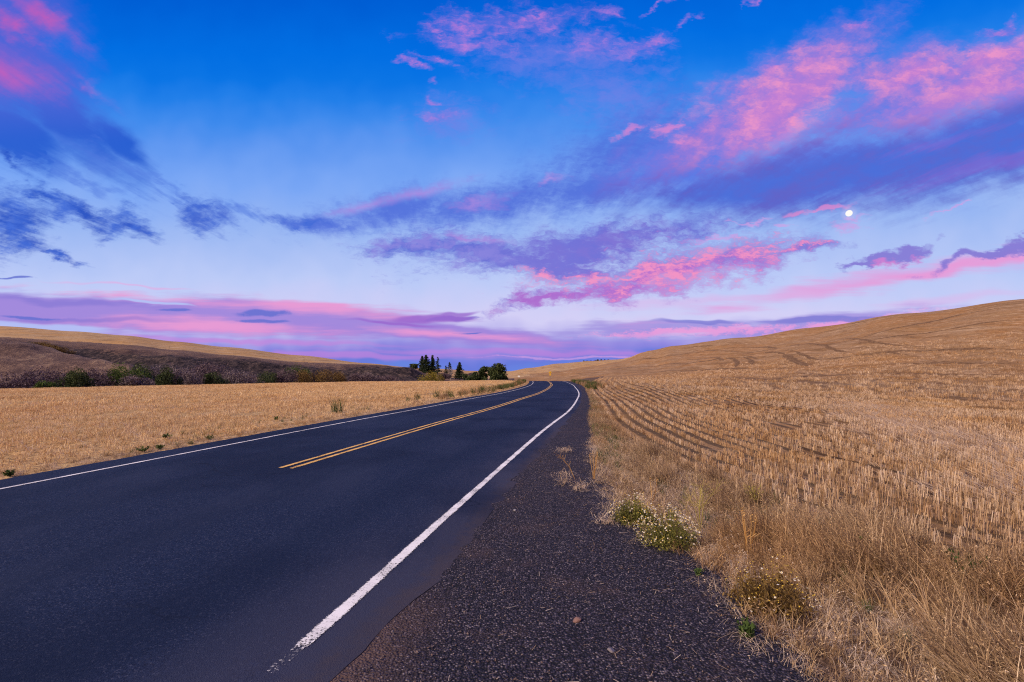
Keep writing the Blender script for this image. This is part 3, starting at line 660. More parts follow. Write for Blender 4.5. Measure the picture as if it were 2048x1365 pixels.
t_.put(b_.inputs['Base Color'], t_.ramp(t_.noise(tp_, 1.6, 6, .8), [(.34, (.07, .038, .017, 1)), (.52, (.17, .095, .042, 1)), (.68, (.36, .23, .12, 1))]))
for pl in ([(1180,742),(1260,736),(1350,728),(1450,716)], [(1200,752),(1300,745),(1400,741),(1500,739),(1600,738)], [(1150,748),(1220,741),(1290,728),(1345,712),(1400,700)], [(1520,760),(1650,752),(1800,748),(2045,752)],
           [(1700,690),(1800,672),(1920,655),(2045,640)], [(1460,707),(1540,700),(1640,690),(1750,668),(1850,650)], [(1600,720),(1750,708),(1900,700),(2045,702)], [(1260,724),(1330,713),(1420,702),(1500,695),(1600,692)],
           [(1250,760),(1400,757),(1560,762),(1700,772)], [(1720,735),(1850,728),(2045,730)], [(1800,655),(1920,630),(2045,614)]): TRK.append((pl, 1.3))
TRACKS = []
for k_, (pl, w_) in enumerate(TRK):
    W3 = np.array([hit(u, v) for u, v in pl]); seg = np.concatenate([[0], np.cumsum(np.hypot(*np.diff(W3, axis=0).T))])
    if (np.diff(seg) > 170).any() or seg[-1] < 1: continue
    fx_, fy_ = hermite(seg, W3[:, 0]), hermite(seg, W3[:, 1]); s_ = np.arange(0, seg[-1], .5); cx, cy = fx_(s_), fy_(s_)
    TRACKS.append((cx, cy, w_)); tx, ty = np.gradient(cx), np.gradient(cy); ln = np.hypot(tx, ty) + 1e-9
    hw = w_ * (.55 + .6 * (fbm(s_ / 2.2, s_ * 0 + k_, 201, 4) + .4)) * np.clip(np.minimum(s_, seg[-1] - s_) / 6, .05, 1)
    R_ = []
    for f in (-1, -.33, .33, 1):
        px, py = cx - ty / ln * hw * f, cy + tx / ln * hw * f; R_.append(np.stack([px, py, land(px, py) + .05 - .06 * abs(f)], -1))
    V_ = np.stack(R_, 1); ix = np.arange(len(s_) * 4).reshape(-1, 4)
    mesh_obj('harvest_track', V_.reshape(-1, 3), np.stack([ix[:-1, :-1], ix[:-1, 1:], ix[1:, 1:], ix[1:, :-1]], -1).reshape(-1, 4), tm, smooth=True, kind='structure', label='curved dark harvester track in the stubble')
def off_tracks(x, y):
    ok = np.ones(len(x), bool)
    for cx, cy, w_ in TRACKS:
        if cy.min() > 130: continue
        near_ = (x > cx.min() - 1) & (x < cx.max() + 1) & (y > cy.min() - 1) & (y < cy.max() + 1) & ok
        i_ = np.nonzero(near_)[0]
        for c0 in range(0, len(i_), 4000):
            j_ = i_[c0:c0 + 4000]; dd = np.hypot(x[j_, None] - cx[None], y[j_, None] - cy[None]).min(1); ok[j_[dd < w_ * .8]] = False
    return ok

# ------------------------------------------------------------------ plants: blades, stems and leaves as real little faces
class Blades:
    """collects ribbons (stalks, blades, twigs) and leaves into one mesh with a per-face random shade"""
    def __init__(s): s.v = []; s.f = []; s.r = []
    def ribbon(s, pts, w0, w1, shade, yaw=None):
        pts = [Vector(p) for p in pts]; k = len(pts)
        yaw = random.uniform(0, math.pi) if yaw is None else yaw
        sd_ = Vector((math.cos(yaw), math.sin(yaw), 0)); b0 = len(s.v)
        for i, p in enumerate(pts):
            w_ = (w0 + (w1 - w0) * i / (k - 1)) / 2
            s.v += [p - sd_ * w_, p + sd_ * w_]
        for i in range(k - 1):
            a = b0 + 2 * i; s.f.append((a, a + 1, a + 3, a + 2)); s.r.append(shade)
    def tube(s, p, q, r0, r1, shade, n_=4):
        p, q = Vector(p), Vector(q); d = (q - p).normalized(); a = d.orthogonal().normalized(); b = d.cross(a); b0 = len(s.v)
        for c, r_ in ((p, r0), (q, r1)):
            for i in range(n_):
                t_ = 2 * math.pi * i / n_; s.v.append(c + a * math.cos(t_) * r_ + b * math.sin(t_) * r_)
        for i in range(n_):
            j = (i + 1) % n_; s.f.append((b0 + i, b0 + j, b0 + n_ + j, b0 + n_ + i)); s.r.append(shade)
    def leaf(s, c, size, shade, asp=.55, nrm=None):
        c = Vector(c)
        d = Vector((random.gauss(0, 1), random.gauss(0, 1), random.gauss(0, .7))).normalized() if nrm is None else Vector(nrm)
        a = d.orthogonal().normalized(); a = Matrix.Rotation(random.uniform(0, 6.3), 3, d) @ a; b = d.cross(a)
        b0 = len(s.v); s.v += [c - a * size, c + b * size * asp, c + a * size, c - b * size * asp]
        s.f.append((b0, b0 + 1, b0 + 2, b0 + 3)); s.r.append(shade)
    def disc(s, c, size, nrm, shade, k=6):
        c = Vector(c); d = Vector(nrm).normalized(); a = d.orthogonal().normalized(); b = d.cross(a); b0 = len(s.v)
        for i in range(k):
            t_ = 2 * math.pi * i / k; s.v.append(c + (a * math.cos(t_) + b * math.sin(t_)) * size)
        s.f.append(tuple(range(b0, b0 + k))); s.r.append(shade)
    def build(s, name, mat, parent=None, link=True, **tags):
        me = bpy.data.meshes.new(name); me.from_pydata([tuple(p) for p in s.v], [], s.f); me.update()
        a = me.attributes.new('shade', 'FLOAT', 'FACE'); a.data.foreach_set('value', np.asarray(s.r, dtype=np.float32))
        me.materials.append(mat); o = bpy.data.objects.new(name, me)
        if link: COL.objects.link(o)
        if parent: o.parent = parent
        return setp(o, **tags)

def plant_mat(name, stops, patch=.0, patchcol=(1, 1, 1, 1), inst=.25, trans=.25, rough=.75):
    m, t_, b = material(name, rough, .25)
    sh = attr(t_, 'shade')
    oi = t_.node('ShaderNodeObjectInfo')
    pos = t_.node('ShaderNodeNewGeometry').outputs['Position']
    k = t_.m('ADD', t_.m('MULTIPLY', sh, 1 - inst), t_.m('MULTIPLY', oi.outputs['Random'], inst))
    c = t_.ramp(k, stops)
    if patch:
        big = t_.noise(pos, .22, 4, .6)
        c = t_.mix(t_.ss(big, .45, .62, 0, patch), c, t_.mix(1.0, c, patchcol, 'MULTIPLY'))
        band = t_.noise(t_.v('MULTIPLY', pos, (.30, .05, .3)), 1.0, 4, .65)
        c = t_.mix(t_.ss(band, .50, .64, 0, patch * .9), c, t_.mix(1.0, c, (.72, .55, .38, 1), 'MULTIPLY'))
    t_.put(b.inputs['Base Color'], c)
    if trans:
        tr = t_.node('ShaderNodeBsdfTranslucent'); t_.put(tr.inputs[0], c)
        mx = t_.node('ShaderNodeMixShader'); mx.inputs[0].default_value = trans
        t_.put(mx.inputs[1], b.outputs[0]); t_.put(mx.inputs[2], tr.outputs[0])
        out = [x for x in t_.N if x.type == 'OUTPUT_MATERIAL'][0]; t_.put(out.inputs[0], mx.outputs[0])
    return m
M_stalk = plant_mat('straw_stalk', [(0, (.11, .06, .032, 1)), (.25, (.32, .195, .10, 1)), (.5, (.54, .37, .225, 1)), (.75, (.70, .53, .37, 1)), (1, (.86, .71, .57, 1))], .6, (.92, .74, .42, 1), .35)
M_stalkL = plant_mat('straw_stalk_gold', [(0, (.15, .085, .035, 1)), (.2, (.44, .27, .115, 1)), (.5, (.74, .52, .27, 1)), (.75, (.84, .64, .39, 1)), (1, (.92, .78, .56, 1))], .35, (1.0, .86, .6, 1), .3)
M_dry = plant_mat('dry_grass', [(0, (.05, .028, .019, 1)), (.3, (.18, .108, .062, 1)), (.6, (.41, .275, .158, 1)), (.85, (.64, .46, .27, 1)), (1, (.82, .66, .47, 1))], .6, (1.0, .78, .5, 1), .45)
M_pale = plant_mat('pale_straw', [(0, (.38, .25, .14, 1)), (.5, (.62, .46, .32, 1)), (1, (.80, .66, .54, 1))], 0, (1, 1, 1, 1), .2)
M_orange = plant_mat('ripe_stem', [(0, (.42, .21, .06, 1)), (1, (.72, .46, .17, 1))], 0, (1, 1, 1, 1), .1)
M_green = plant_mat('weed_leaf', [(0, (.020, .040, .010, 1)), (.5, (.055, .095, .022, 1)), (1, (.14, .19, .055, 1))], 0, (1, 1, 1, 1), .3)
M_olive = plant_mat('olive_leaf', [(0, (.05, .052, .012, 1)), (.5, (.17, .17, .038, 1)), (1, (.36, .32, .09, 1))], 0, (1, 1, 1, 1), .2)
M_stemy = plant_mat('yellow_stem', [(0, (.28, .24, .05, 1)), (1, (.55, .46, .12, 1))], 0, (1, 1, 1, 1), .1)

srcs = bpy.data.collections.new('plant_shapes')
def scatter(name, objs, pts, yaw, tilt, scale, label=None, **tags):
    """many small plants as one object of stuff: points carrying turn and size, each drawn as one of objs"""
    c = bpy.data.collections.new(name + '_shapes')
    for o in objs: c.objects.link(o)
    n_ = len(pts); me = bpy.data.meshes.new(name); me.vertices.add(n_); me.vertices.foreach_set('co', np.asarray(pts, np.float32).ravel())
    a = me.attributes.new('turn', 'FLOAT_VECTOR', 'POINT'); rot = np.zeros((n_, 3), np.float32); rot[:, 0] = tilt[0]; rot[:, 1] = tilt[1]; rot[:, 2] = yaw
    a.data.foreach_set('vector', rot.ravel())
    a = me.attributes.new('size', 'FLOAT', 'POINT'); a.data.foreach_set('value', np.asarray(scale, np.float32))
    a = me.attributes.new('kindno', 'INT', 'POINT'); a.data.foreach_set('value', rng.integers(0, len(objs), n_).astype(np.int32))
    o = bpy.data.objects.new(name, me); COL.objects.link(o)
    g_ = bpy.data.node_groups.new(name, 'GeometryNodeTree')
    g_.interface.new_socket('Geometry', in_out='INPUT', socket_type='NodeSocketGeometry'); g_.interface.new_socket('Geometry', in_out='OUTPUT', socket_type='NodeSocketGeometry')
    N, L = g_.nodes, g_.links
    gi = N.new('NodeGroupInput'); go = N.new('NodeGroupOutput'); ip = N.new('GeometryNodeInstanceOnPoints'); ci = N.new('GeometryNodeCollectionInfo')
    ci.inputs['Collection'].default_value = c; ci.inputs['Separate Children'].default_value = True; ci.inputs['Reset Children'].default_value = True
    def na(nm, ty):
        x = N.new('GeometryNodeInputNamedAttribute'); x.data_type = ty; x.inputs[0].default_value = nm; return [q for q in x.outputs if q.enabled and q.name == 'Attribute'][0]
    L.new(gi.outputs[0], ip.inputs['Points']); L.new(ci.outputs[0], ip.inputs['Instance']); ip.inputs['Pick Instance'].default_value = True
    L.new(na('kindno', 'INT'), ip.inputs['Instance Index'])
    e2r = N.new('FunctionNodeEulerToRotation'); L.new(na('turn', 'FLOAT_VECTOR'), e2r.inputs[0]); L.new(e2r.outputs[0], ip.inputs['Rotation'])
    L.new(na('size', 'FLOAT'), ip.inputs['Scale']); L.new(ip.outputs[0], go.inputs[0])
    md_ = o.modifiers.new('scatter', 'NODES'); md_.node_group = g_
    return setp(o, None, label, kind='stuff', **tags)

# --- stubble: pieces of drill row
def row_piece(length, count, h=(.15, .25), w_=.0048, mess=.06, mat=None, litter=3, spread=.028):
    B = Blades()
    for _ in range(count):
        y_ = random.uniform(-length / 2, length / 2); x_ = random.gauss(0, spread); hh = random.uniform(*h) * random.choice((1, 1, 1, 1, .7))
        lx, ly = random.gauss(0, mess), random.gauss(0, mess)
        sh = min(1, max(0, random.gauss(.56, .34)))
        B.ribbon([(x_, y_, -.02), (x_ + lx * hh * .5, y_ + ly * hh * .5, hh * .5), (x_ + lx * hh, y_ + ly * hh, hh)], w_, w_ * .85, sh)
        if random.random() < .4:                                        # torn sheath
            z_ = random.uniform(.3, .7) * hh; a = random.uniform(0, 6.3)
            B.ribbon([(x_, y_, z_), (x_ + .03 * math.cos(a), y_ + .03 * math.sin(a), z_ + .02), (x_ + .05 * math.cos(a), y_ + .05 * math.sin(a), z_ - .03)], w_ * 1.1, w_ * .4, sh * .8)
    for _ in range(litter):
        x_, y_ = random.uniform(-.14, .14), random.uniform(-length * .6, length * .6); a = random.uniform(0, 6.3); l_ = random.uniform(.05, .16)
        z_ = random.uniform(.004, .05)
        B.ribbon([(x_, y_, z_), (x_ + l_ * math.cos(a), y_ + l_ * math.sin(a), z_ + random.uniform(-.01, .03))], .005, .004, random.uniform(.2, .8))
    return B.build('row_piece', mat, link=False)
NEARP = [row_piece(.14, 17, h=(.13, .18), w_=.0085, mat=M_stalk, spread=.018, litter=2) for _ in range(9)]
MIDP = [row_piece(.26, 22, h=(.11, .17), w_=.011, mess=.09, mat=M_stalk, litter=2, spread=.025) for _ in range(7)]
FARP = [row_piece(.60, 26, w_=.014, mess=.16, mat=M_stalk, spread=.06, litter=5) for _ in range(6)]
NEARL = [row_piece(.26, 18, h=(.07, .15), w_=.008, mess=.22, mat=M_stalkL, litter=9, spread=.05) for _ in range(8)]
MIDL = [row_piece(.5, 24, h=(.07, .14), w_=.014, mess=.25, mat=M_stalkL, litter=10, spread=.08) for _ in range(6)]

def right_rows(r0, r1, step, every=1, keep=.95):
    P_ = []
    for k in range(0, 460, every):
        y_ = np.arange(-2.5, r1, step); y_ = y_ + rng.uniform(-.3, .3, len(y_)) * step
        x_ = ROWC(y_) + k * .46 + rng.normal(0, .012, len(y_)) + .05 * fbm(y_ / 3, y_ * 0 + k * .11, 81, 2)
        r_ = np.hypot(x_, y_); ok = (r_ >= r0) & (r_ < r1) & (x_ < 1.6 * y_ + 4) & (rng.random(len(y_)) < keep)
        # thin, trampled places
        ok &= (fbm(x_ / 1.6, y_ / 2.4, 83, 3) > -.38) & (fbm(x_ / .3, y_ / .35, 85, 2) > -.46)
        P_.append(np.stack([x_[ok], y_[ok]], 1))
    P_ = np.concatenate(P_)
    return P_[off_tracks(P_[:, 0], P_[:, 1])]
def left_rows(r0, r1, step, every=1, keep=.93):
    P_ = []
    for k in range(0, 700, every):
        y_ = np.arange(-1, r1 * .98, step); y_ = y_ + rng.uniform(-.4, .4, len(y_)) * step
        hd2 = .21
        x_ = XC(y_) - (OFFL + 1.55 + k * .26) * math.hypot(1, hd2) + rng.normal(0, .03, len(y_)) - .25 * (k < 3) * rng.random(len(y_))
        r_ = np.hypot(x_, y_); ok = (r_ >= r0) & (r_ < r1) & (x_ > -1.6 * y_ - 4) & (rng.random(len(y_)) < keep) & (y_ < 118)
        P_.append(np.stack([x_[ok], y_[ok]], 1))
    P_ = np.concatenate(P_); z_, s_ = land(P_[:, 0], P_[:, 1], True)
    return P_[(s_ < 1.0) & (fbm(P_[:, 0] / 1.0, P_[:, 1] / 3.5, 141, 4) > -.30)]
def place(p2, lift=-.01): return np.concatenate([p2, (land(p2[:, 0], p2[:, 1]) + lift)[:, None]], 1)
def sc_stub(name, srcs_, p2, label, tiltamp=.05, smin=.8, smax=1.15):
    p3_ = place(p2); n_ = len(p3_)
    patch_ = 1 + .45 * fbm(p2[:, 0] / 5, p2[:, 1] / 8, 91, 3)
    yaw_ = rng.normal(0, .12, n_) + np.where(rng.random(n_) < .5, 0, math.pi)
    scatter(name, srcs_, p3_, yaw_, (rng.normal(0, tiltamp, n_), rng.normal(0, tiltamp, n_)), rng.uniform(smin, smax, n_) * np.clip(patch_, .6, 1.2), label)
sc_stub('wheat_stubble', NEARP, right_rows(0, 15, .105), 'upright cut wheat stubble in rows beside the verge')
sc_stub('wheat_stubble', MIDP, right_rows(15, 44, .27), 'rows of wheat stubble in the middle of the right field', .08)
sc_stub('wheat_stubble', FARP, right_rows(44, 125, .60, 2, .62), 'far wheat stubble at the foot of the right hill', .1, .9, 1.3)
sc_stub('field_stubble', NEARL, left_rows(0, 34, .26), 'golden wheat stubble beside the road on the left', .1)
sc_stub('field_stubble', MIDL, left_rows(34, 130, .62, 2), 'far golden wheat stubble of the left field', .12, .9, 1.3)

# straw pressed flat in long swaths
def lodged():
    B = Blades()
    for _ in range(15):
        x_, y_ = random.gauss(0, .16), random.gauss(0, .16); a = random.gauss(2.5, .22); l_ = random.uniform(.28, .55); up = random.uniform(.25, .75)
        dx_, dy_ = math.cos(a) * l_, math.sin(a) * l_
        B.ribbon([(x_, y_, 0), (x_ + dx_ * .35, y_ + dy_ * .35, l_ * up * .45), (x_ + dx_ * .8, y_ + dy_ * .8, l_ * up * .75)], .009, .006, random.uniform(.1, 1))
    return B.build('lodged_piece', M_pale, link=False)
LOD = [lodged() for _ in range(6)]
q = []
for _ in range(1500):
    y_ = random.uniform(6.5, 26); c_ = 6.2 + .62 * (y_ - 6) * (1 if y_ < 14 else .9) + .0 * y_
    x_ = random.gauss(c_ + 1.1, .55 + .03 * y_)
    if x_ < 1.1 * y_ + 1: q.append((x_, y_))
q = np.array(q); q = q[q[:, 0] > ROWC(q[:, 1]) + 1.2]; n_ = len(q)
scatter('flattened_straw', LOD, place(q), rng.normal(0, .35, n_), (0 * q[:, 0], 0 * q[:, 0]), rng.uniform(.6, 1.0, n_), 'pale straw bent flat in a long swath through the right stubble')
q = np.stack([rng.uniform(-34, -4, 1800), rng.uniform(8, 36, 1800)], 1); q = q[(q[:, 0] < XC(q[:, 1]) - 6.4) & (fbm(q[:, 0] / 5, q[:, 1] / 3, 95, 3) > .12) & (q[:, 0] > -1.1 * q[:, 1])]; n_ = len(q)
scatter('flattened_straw', LOD, place(q), rng.normal(0, .5, n_), (0 * q[:, 0], 0 * q[:, 0]), rng.uniform(.5, .8, n_), 'pale straw bent flat among the left stubble')

# --- dry grass of the verge
def tuft(nb, L_, lean, mat, w_=.004, rad=.06, curl=.5, name='tuft'):
    B = Blades()
    for _ in range(nb):
        a0 = random.uniform(0, 6.3); r_ = rad * math.sqrt(random.random()); x_, y_ = r_ * math.cos(a0), r_ * math.sin(a0)
        l_ = random.uniform(*L_); dx_ = lean[0] + random.gauss(0, .38); dy_ = lean[1] + random.gauss(0, .38)
        m_ = math.hypot(dx_, dy_) + 1e-6; pts = []
        for i in range(5):
            t_ = i / 4; ang = m_ * (.35 + curl * t_ * 1.3)
            pts.append((x_ + dx_ / m_ * math.sin(min(ang, 2.2)) * l_ * t_, y_ + dy_ / m_ * math.sin(min(ang, 2.2)) * l_ * t_, max(.005, math.cos(min(ang, 1.9)) * l_ * t_)))
        B.ribbon(pts, w_, w_ * .3, min(1, max(0, random.gauss(.5, .36))))
        if random.random() < .18:                                      # seed head
            p = Vector(pts[-1])
            for _k in range(4): B.leaf(p + Vector((random.gauss(0, .012), random.gauss(0, .012), random.gauss(0, .02))), .010, random.uniform(.6, 1), .3)
    return B.build(name, mat, link=False)
DRY = [tuft(30, (.24, .52), (-.6, .12), M_dry, w_=.0075) for _ in range(6)] + [tuft(28, (.2, .42), (-.1, .3), M_dry, w_=.0075) for _ in range(3)]
DRYS = [tuft(34, (.08, .2), (0, 0), M_dry, rad=.09, curl=.8, w_=.005) for _ in range(5)]
MAT_ = [tuft(40, (.12, .3), (-.8, .2), M_pale, w_=.0035, rad=.12, curl=1.2) for _ in range(4)]
GRN = [tuft(30, (.12, .28), (0, 0), M_green, w_=.008, rad=.07) for _ in range(5)]
def verge_pts(n, y0, y1, a, b, pw=1.0):
    y_ = y0 + (y1 - y0) * rng.random(n)**pw
    lo_ = VERGE(y_); hi_ = np.maximum(ROWC(y_) - .05, lo_ + .5)
    return np.stack([lo_ + (hi_ - lo_) * (a + (b - a) * rng.random(n)), y_], 1)
q = np.concatenate([verge_pts(2300, 2.4, 12, .14, 1.0, 1.5), verge_pts(1300, 2.2, 6, .25, .96), verge_pts(900, -3.5, 2.2, .12, 1.0)])
q = q[fbm(q[:, 0] / .6, q[:, 1] / .6, 101, 3) > .0]
corner = np.stack([rng.uniform(3.0, 6.0, 300), rng.uniform(2.2, 4.2, 300)], 1)
q = np.concatenate([q, corner[corner[:, 0] < 1.15 * corner[:, 1] + 1.2]]); n_ = len(q)
g1 = np.clip((q[:, 0] - VERGE(q[:, 1])) / 1.2, .35, 1)
scatter('dry_grass', DRY, place(q), rng.normal(0, .25, n_) + 2.6 * fbm(q[:, 0] / 1.3, q[:, 1] / 1.3, 103, 2), (0 * g1, 0 * g1), rng.uniform(.6, 1.08, n_) * g1, 'long brown dry grass leaning over the verge at lower right')
q = np.concatenate([verge_pts(1700, 2.2, 22, .0, 1.0, 1.4), verge_pts(1500, 20, 80, 0, 1.0), verge_pts(700, -4, 2.2, 0, 1.0)]); n_ = len(q)
scatter('short_dry_grass', DRYS, place(q), rng.uniform(0, 6.3, n_), (q[:, 0] * 0, q[:, 0] * 0), rng.uniform(.6, 1.3, n_), 'short dry grass covering the right verge')
q = np.concatenate([verge_pts(600, 2.4, 13, -.05, .6), verge_pts(500, 5, 14, -.03, .9)]); n_ = len(q)
scatter('matted_straw', MAT_, place(q), rng.uniform(0, 6.3, n_), (q[:, 0] * 0, q[:, 0] * 0), rng.uniform(.5, 1.1, n_), 'pale matted straw along the gravel edge')
# green growth: along the right edge near mid distance
q = np.concatenate([verge_pts(170, 9.5, 17, .05, .75), verge_pts(70, 3, 9, .3, 1.0), verge_pts(90, 17, 40, 0, .6)]); n_ = len(q)
scatter('green_undergrowth', GRN, place(q), rng.uniform(0, 6.3, n_), (q[:, 0] * 0, q[:, 0] * 0), rng.uniform(.35, .85, n_), 'thin green growth among the dry grass of the right verge')
yy_ = 4 + 90 * rng.random(1500)**1.5; q = np.stack([XC(yy_) - (OFFL + .95 + .75 * rng.random(1500)) * 1.02, yy_], 1)
scatter('roadside_straw', DRYS + MAT_, place(q, 0), rng.uniform(0, 6.3, 1500), (q[:, 0] * 0, q[:, 0] * 0), rng.uniform(.35, .9, 1500), 'short dry grass and straw fringing the left edge of the pavement')
yy_ = 5 + 60 * rng.random(700); q = np.stack([XC(yy_) - OFFL - 1.3 - 2.2 * rng.random(700)**1.6, yy_], 1); q = q[fbm(q[:, 0] / 1.2, q[:, 1] / 2.5, 131, 3) > .22]; n_ = len(q)
scatter('green_undergrowth', GRN, place(q), rng.uniform(0, 6.3, n_), (q[:, 0] * 0, q[:, 0] * 0), rng.uniform(.3, .7, n_), 'patches of thin green growth in the left roadside stubble')
# tall weeds on both sides of the far bend
TALL = [tuft(60, (.45, .95), (0, 0), M_green, w_=.022, rad=.3, curl=.3) for _ in range(3)] + [tuft(60, (.4, .9), (0, 0), M_dry, w_=.02, rad=.3, curl=.3) for _ in range(3)]
yy_ = rng.uniform(60, 114, 230); q = np.stack([XC(yy_) + OFFR(yy_) + 1.4 + 1.9 * rng.random(230), yy_], 1)
scatter('tall_weeds', TALL, place(q), rng.uniform(0, 6.3, 230), (q[:, 0] * 0, q[:, 0] * 0), rng.uniform(.4, .95, 230), 'tall dark green weeds on the outside of the road bend')
yy_ = rng.uniform(22, 118, 420); q = np.stack([XC(yy_) - OFFL - 1.7 - 1.6 * rng.random(420), yy_], 1); keep_ = rng.random(420) < np.clip((yy_ - 16) / 60, .12, 1); q = q[keep_]; n_ = len(q)
scatter('tall_weeds', TALL, place(q), rng.uniform(0, 6.3, n_), (q[:, 0] * 0, q[:, 0] * 0), rng.uniform(.35, .9, n_), 'green and brown weeds along the left edge of the road')

# --- loose straw and stones on the gravel
def stick(l_, w_=.004):
    B = Blades(); B.ribbon([(-l_ / 2, 0, .006), (l_ / 2, 0, .008)], w_, w_ * .8, random.random(), yaw=1.57); return B.build('straw', M_pale, link=False)
STK = [stick(random.uniform(.03, .11)) for _ in range(6)]
n_ = 620; y_ = 2.2 + 14 * rng.random(n_)**1.8; f_ = rng.random(n_)**.45; xa = XC(y_) + OFFR(y_) + .6; q = np.stack([xa + (VERGE(y_) - xa) * f_, y_], 1)
p3_ = place(q, .04); scatter('straw_litter', STK, p3_, rng.uniform(0, 6.3, n_), (rng.normal(0, .1, n_), rng.normal(0, .1, n_)), rng.uniform(.35, 1.0, n_), 'bits of pale straw scattered over the dark gravel')
def stone_mesh(seed, mat, name='stone', link=False, sc=(1, .8, .55)):
    bm = bmesh.new(); bmesh.ops.create_icosphere(bm, subdivisions=2, radius=1); r_ = random.Random(seed)
    off = [Vector((r_.uniform(-1, 1), r_.uniform(-1, 1), r_.uniform(-1, 1))).normalized() for _ in range(7)]; dep = [r_.uniform(.55, .9) for _ in off]
    for v_ in bm.verts:
        for o_, d_ in zip(off, dep):
            k_ = v_.co.dot(o_)
            if k_ > d_: v_.co -= o_ * (k_ - d_)
        v_.co.x *= sc[0]; v_.co.y *= sc[1]; v_.co.z *= sc[2]
    me = bpy.data.meshes.new(name); bm.to_mesh(me); bm.free(); me.materials.append(mat)
    o = bpy.data.objects.new(name, me)
    if link: COL.objects.link(o)
    return o
m, t_, b_ = material('stone', .85, .3); oi = t_.node('ShaderNodeObjectInfo')
t_.put(b_.inputs['Base Color'], t_.ramp(oi.outputs['Random'], [(0, (.02, .018, .028, 1)), (.5, (.055, .046, .055, 1)), (.8, (.10, .062, .055, 1)), (1, (.22, .17, .15, 1))])); M_stone = m
STN = [stone_mesh(i, M_stone) for i in range(5)]
n_ = 9000; y_ = 2.3 + 9 * rng.random(n_)**1.6; f_ = rng.random(n_)**.8; xa = XC(y_) + OFFR(y_) + .62; q = np.stack([xa + (VERGE(y_) + .1 - xa) * f_, y_], 1)
scatter('loose_gravel', STN, place(q, .032), rng.uniform(0, 6.3, n_), (rng.normal(0, .3, n_), rng.normal(0, .3, n_)), .0035 + .007 * rng.random(n_)**2.5, 'small loose stones on the shoulder')

# ------------------------------------------------------------------ trees, shrubs, signs and single plants
def wood_mat(name, a, b2):
    m, t_, b = material(name, .9, .1); pos = t_.node('ShaderNodeNewGeometry').outputs['Position']
    t_.put(b.inputs['Base Color'], t_.mix(t_.noise(t_.v('MULTIPLY', pos, (6, 6, 1)), 3, 4, .7), a, b2)); return m
M_bark = wood_mat('bark', (.05, .035, .028, 1), (.16, .11, .085, 1))
M_grey = wood_mat('dead_wood', (.20, .16, .16, 1), (.46, .40, .38, 1))
M_needle = plant_mat('needles', [(0, (.006, .012, .008, 1)), (.6, (.020, .036, .018, 1)), (1, (.05, .07, .03, 1))], inst=0, trans=.1)
M_leafd = plant_mat('leaf_dark', [(0, (.012, .022, .008, 1)), (.5, (.040, .062, .020, 1)), (1, (.12, .14, .045, 1))], inst=0, trans=.2)
M_leafg = plant_mat('leaf_green', [(0, (.020, .040, .008, 1)), (.5, (.060, .105, .020, 1)), (1, (.17, .22, .05, 1))], inst=0, trans=.25)
M_leafy = plant_mat('leaf_yellow', [(0, (.07, .06, .010, 1)), (.5, (.22, .18, .025, 1)), (1, (.44, .32, .05, 1))], inst=0, trans=.25)
M_leafo = plant_mat('leaf_orange', [(0, (.05, .030, .012, 1)), (.5, (.17, .10, .030, 1)), (1, (.30, .20, .06, 1))], inst=0, trans=.2)
M_twigp = plant_mat('twigs_purple', [(0, (.030, .018, .025, 1)), (.5, (.10, .066, .082, 1)), (1, (.24, .17, .195, 1))], inst=0, trans=0)
M_twigw = plant_mat('twigs_grey', [(0, (.05, .038, .045, 1)), (.5, (.14, .105, .12, 1)), (1, (.36, .29, .31, 1))], inst=0, trans=0)

def conifer(u, vtop, wpx, d, label, sparse=False):
    x, y, z = at(u, d); top = CAMH - d * (vtop - HOR) / 1000; h = top - z; rad = wpx * 1.25 * d / 2000
    r_ = empty('conifer', (x, y, z), label, 'conifer', 'conifers beyond the field')
    T = Blades(); T.tube((0, 0, -.3), (0, 0, h * .6), .16, .09, .5, 6); T.tube((0, 0, h * .6), (0, 0, h * .97), .09, .015, .5, 5); T.build('trunk', M_bark, r_)
    B = Blades(); nw = int(h / .38)
    for i in range(nw):
        f = (i + random.random() * .5) / nw; zz = h * (.10 + .88 * f); rr = rad * (1 - f)**.75 * random.uniform(.8, 1.2) + .2
        nb = 6 if sparse else 10
        for k in range(nb):
            a = random.uniform(0, 6.3); l_ = rr * random.uniform(.55, 1.12)
            if random.random() < (.35 if sparse else .06): continue
            segs = max(2, int(l_ / .26))
            for q_ in range(segs):
                t_ = (q_ + .6) / segs; px, py = math.cos(a) * l_ * t_, math.sin(a) * l_ * t_; pz = zz - l_ * t_ * .32 + .25 * t_ * t_ * l_
                for _ in range(3 if not sparse else 2):
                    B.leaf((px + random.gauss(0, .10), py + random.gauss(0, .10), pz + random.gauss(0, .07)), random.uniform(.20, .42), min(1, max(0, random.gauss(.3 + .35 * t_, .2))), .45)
    for k in range(5): B.leaf((0, 0, h * (.93 + .014 * k)), .12, .4, .5)
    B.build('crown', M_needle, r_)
    return r_

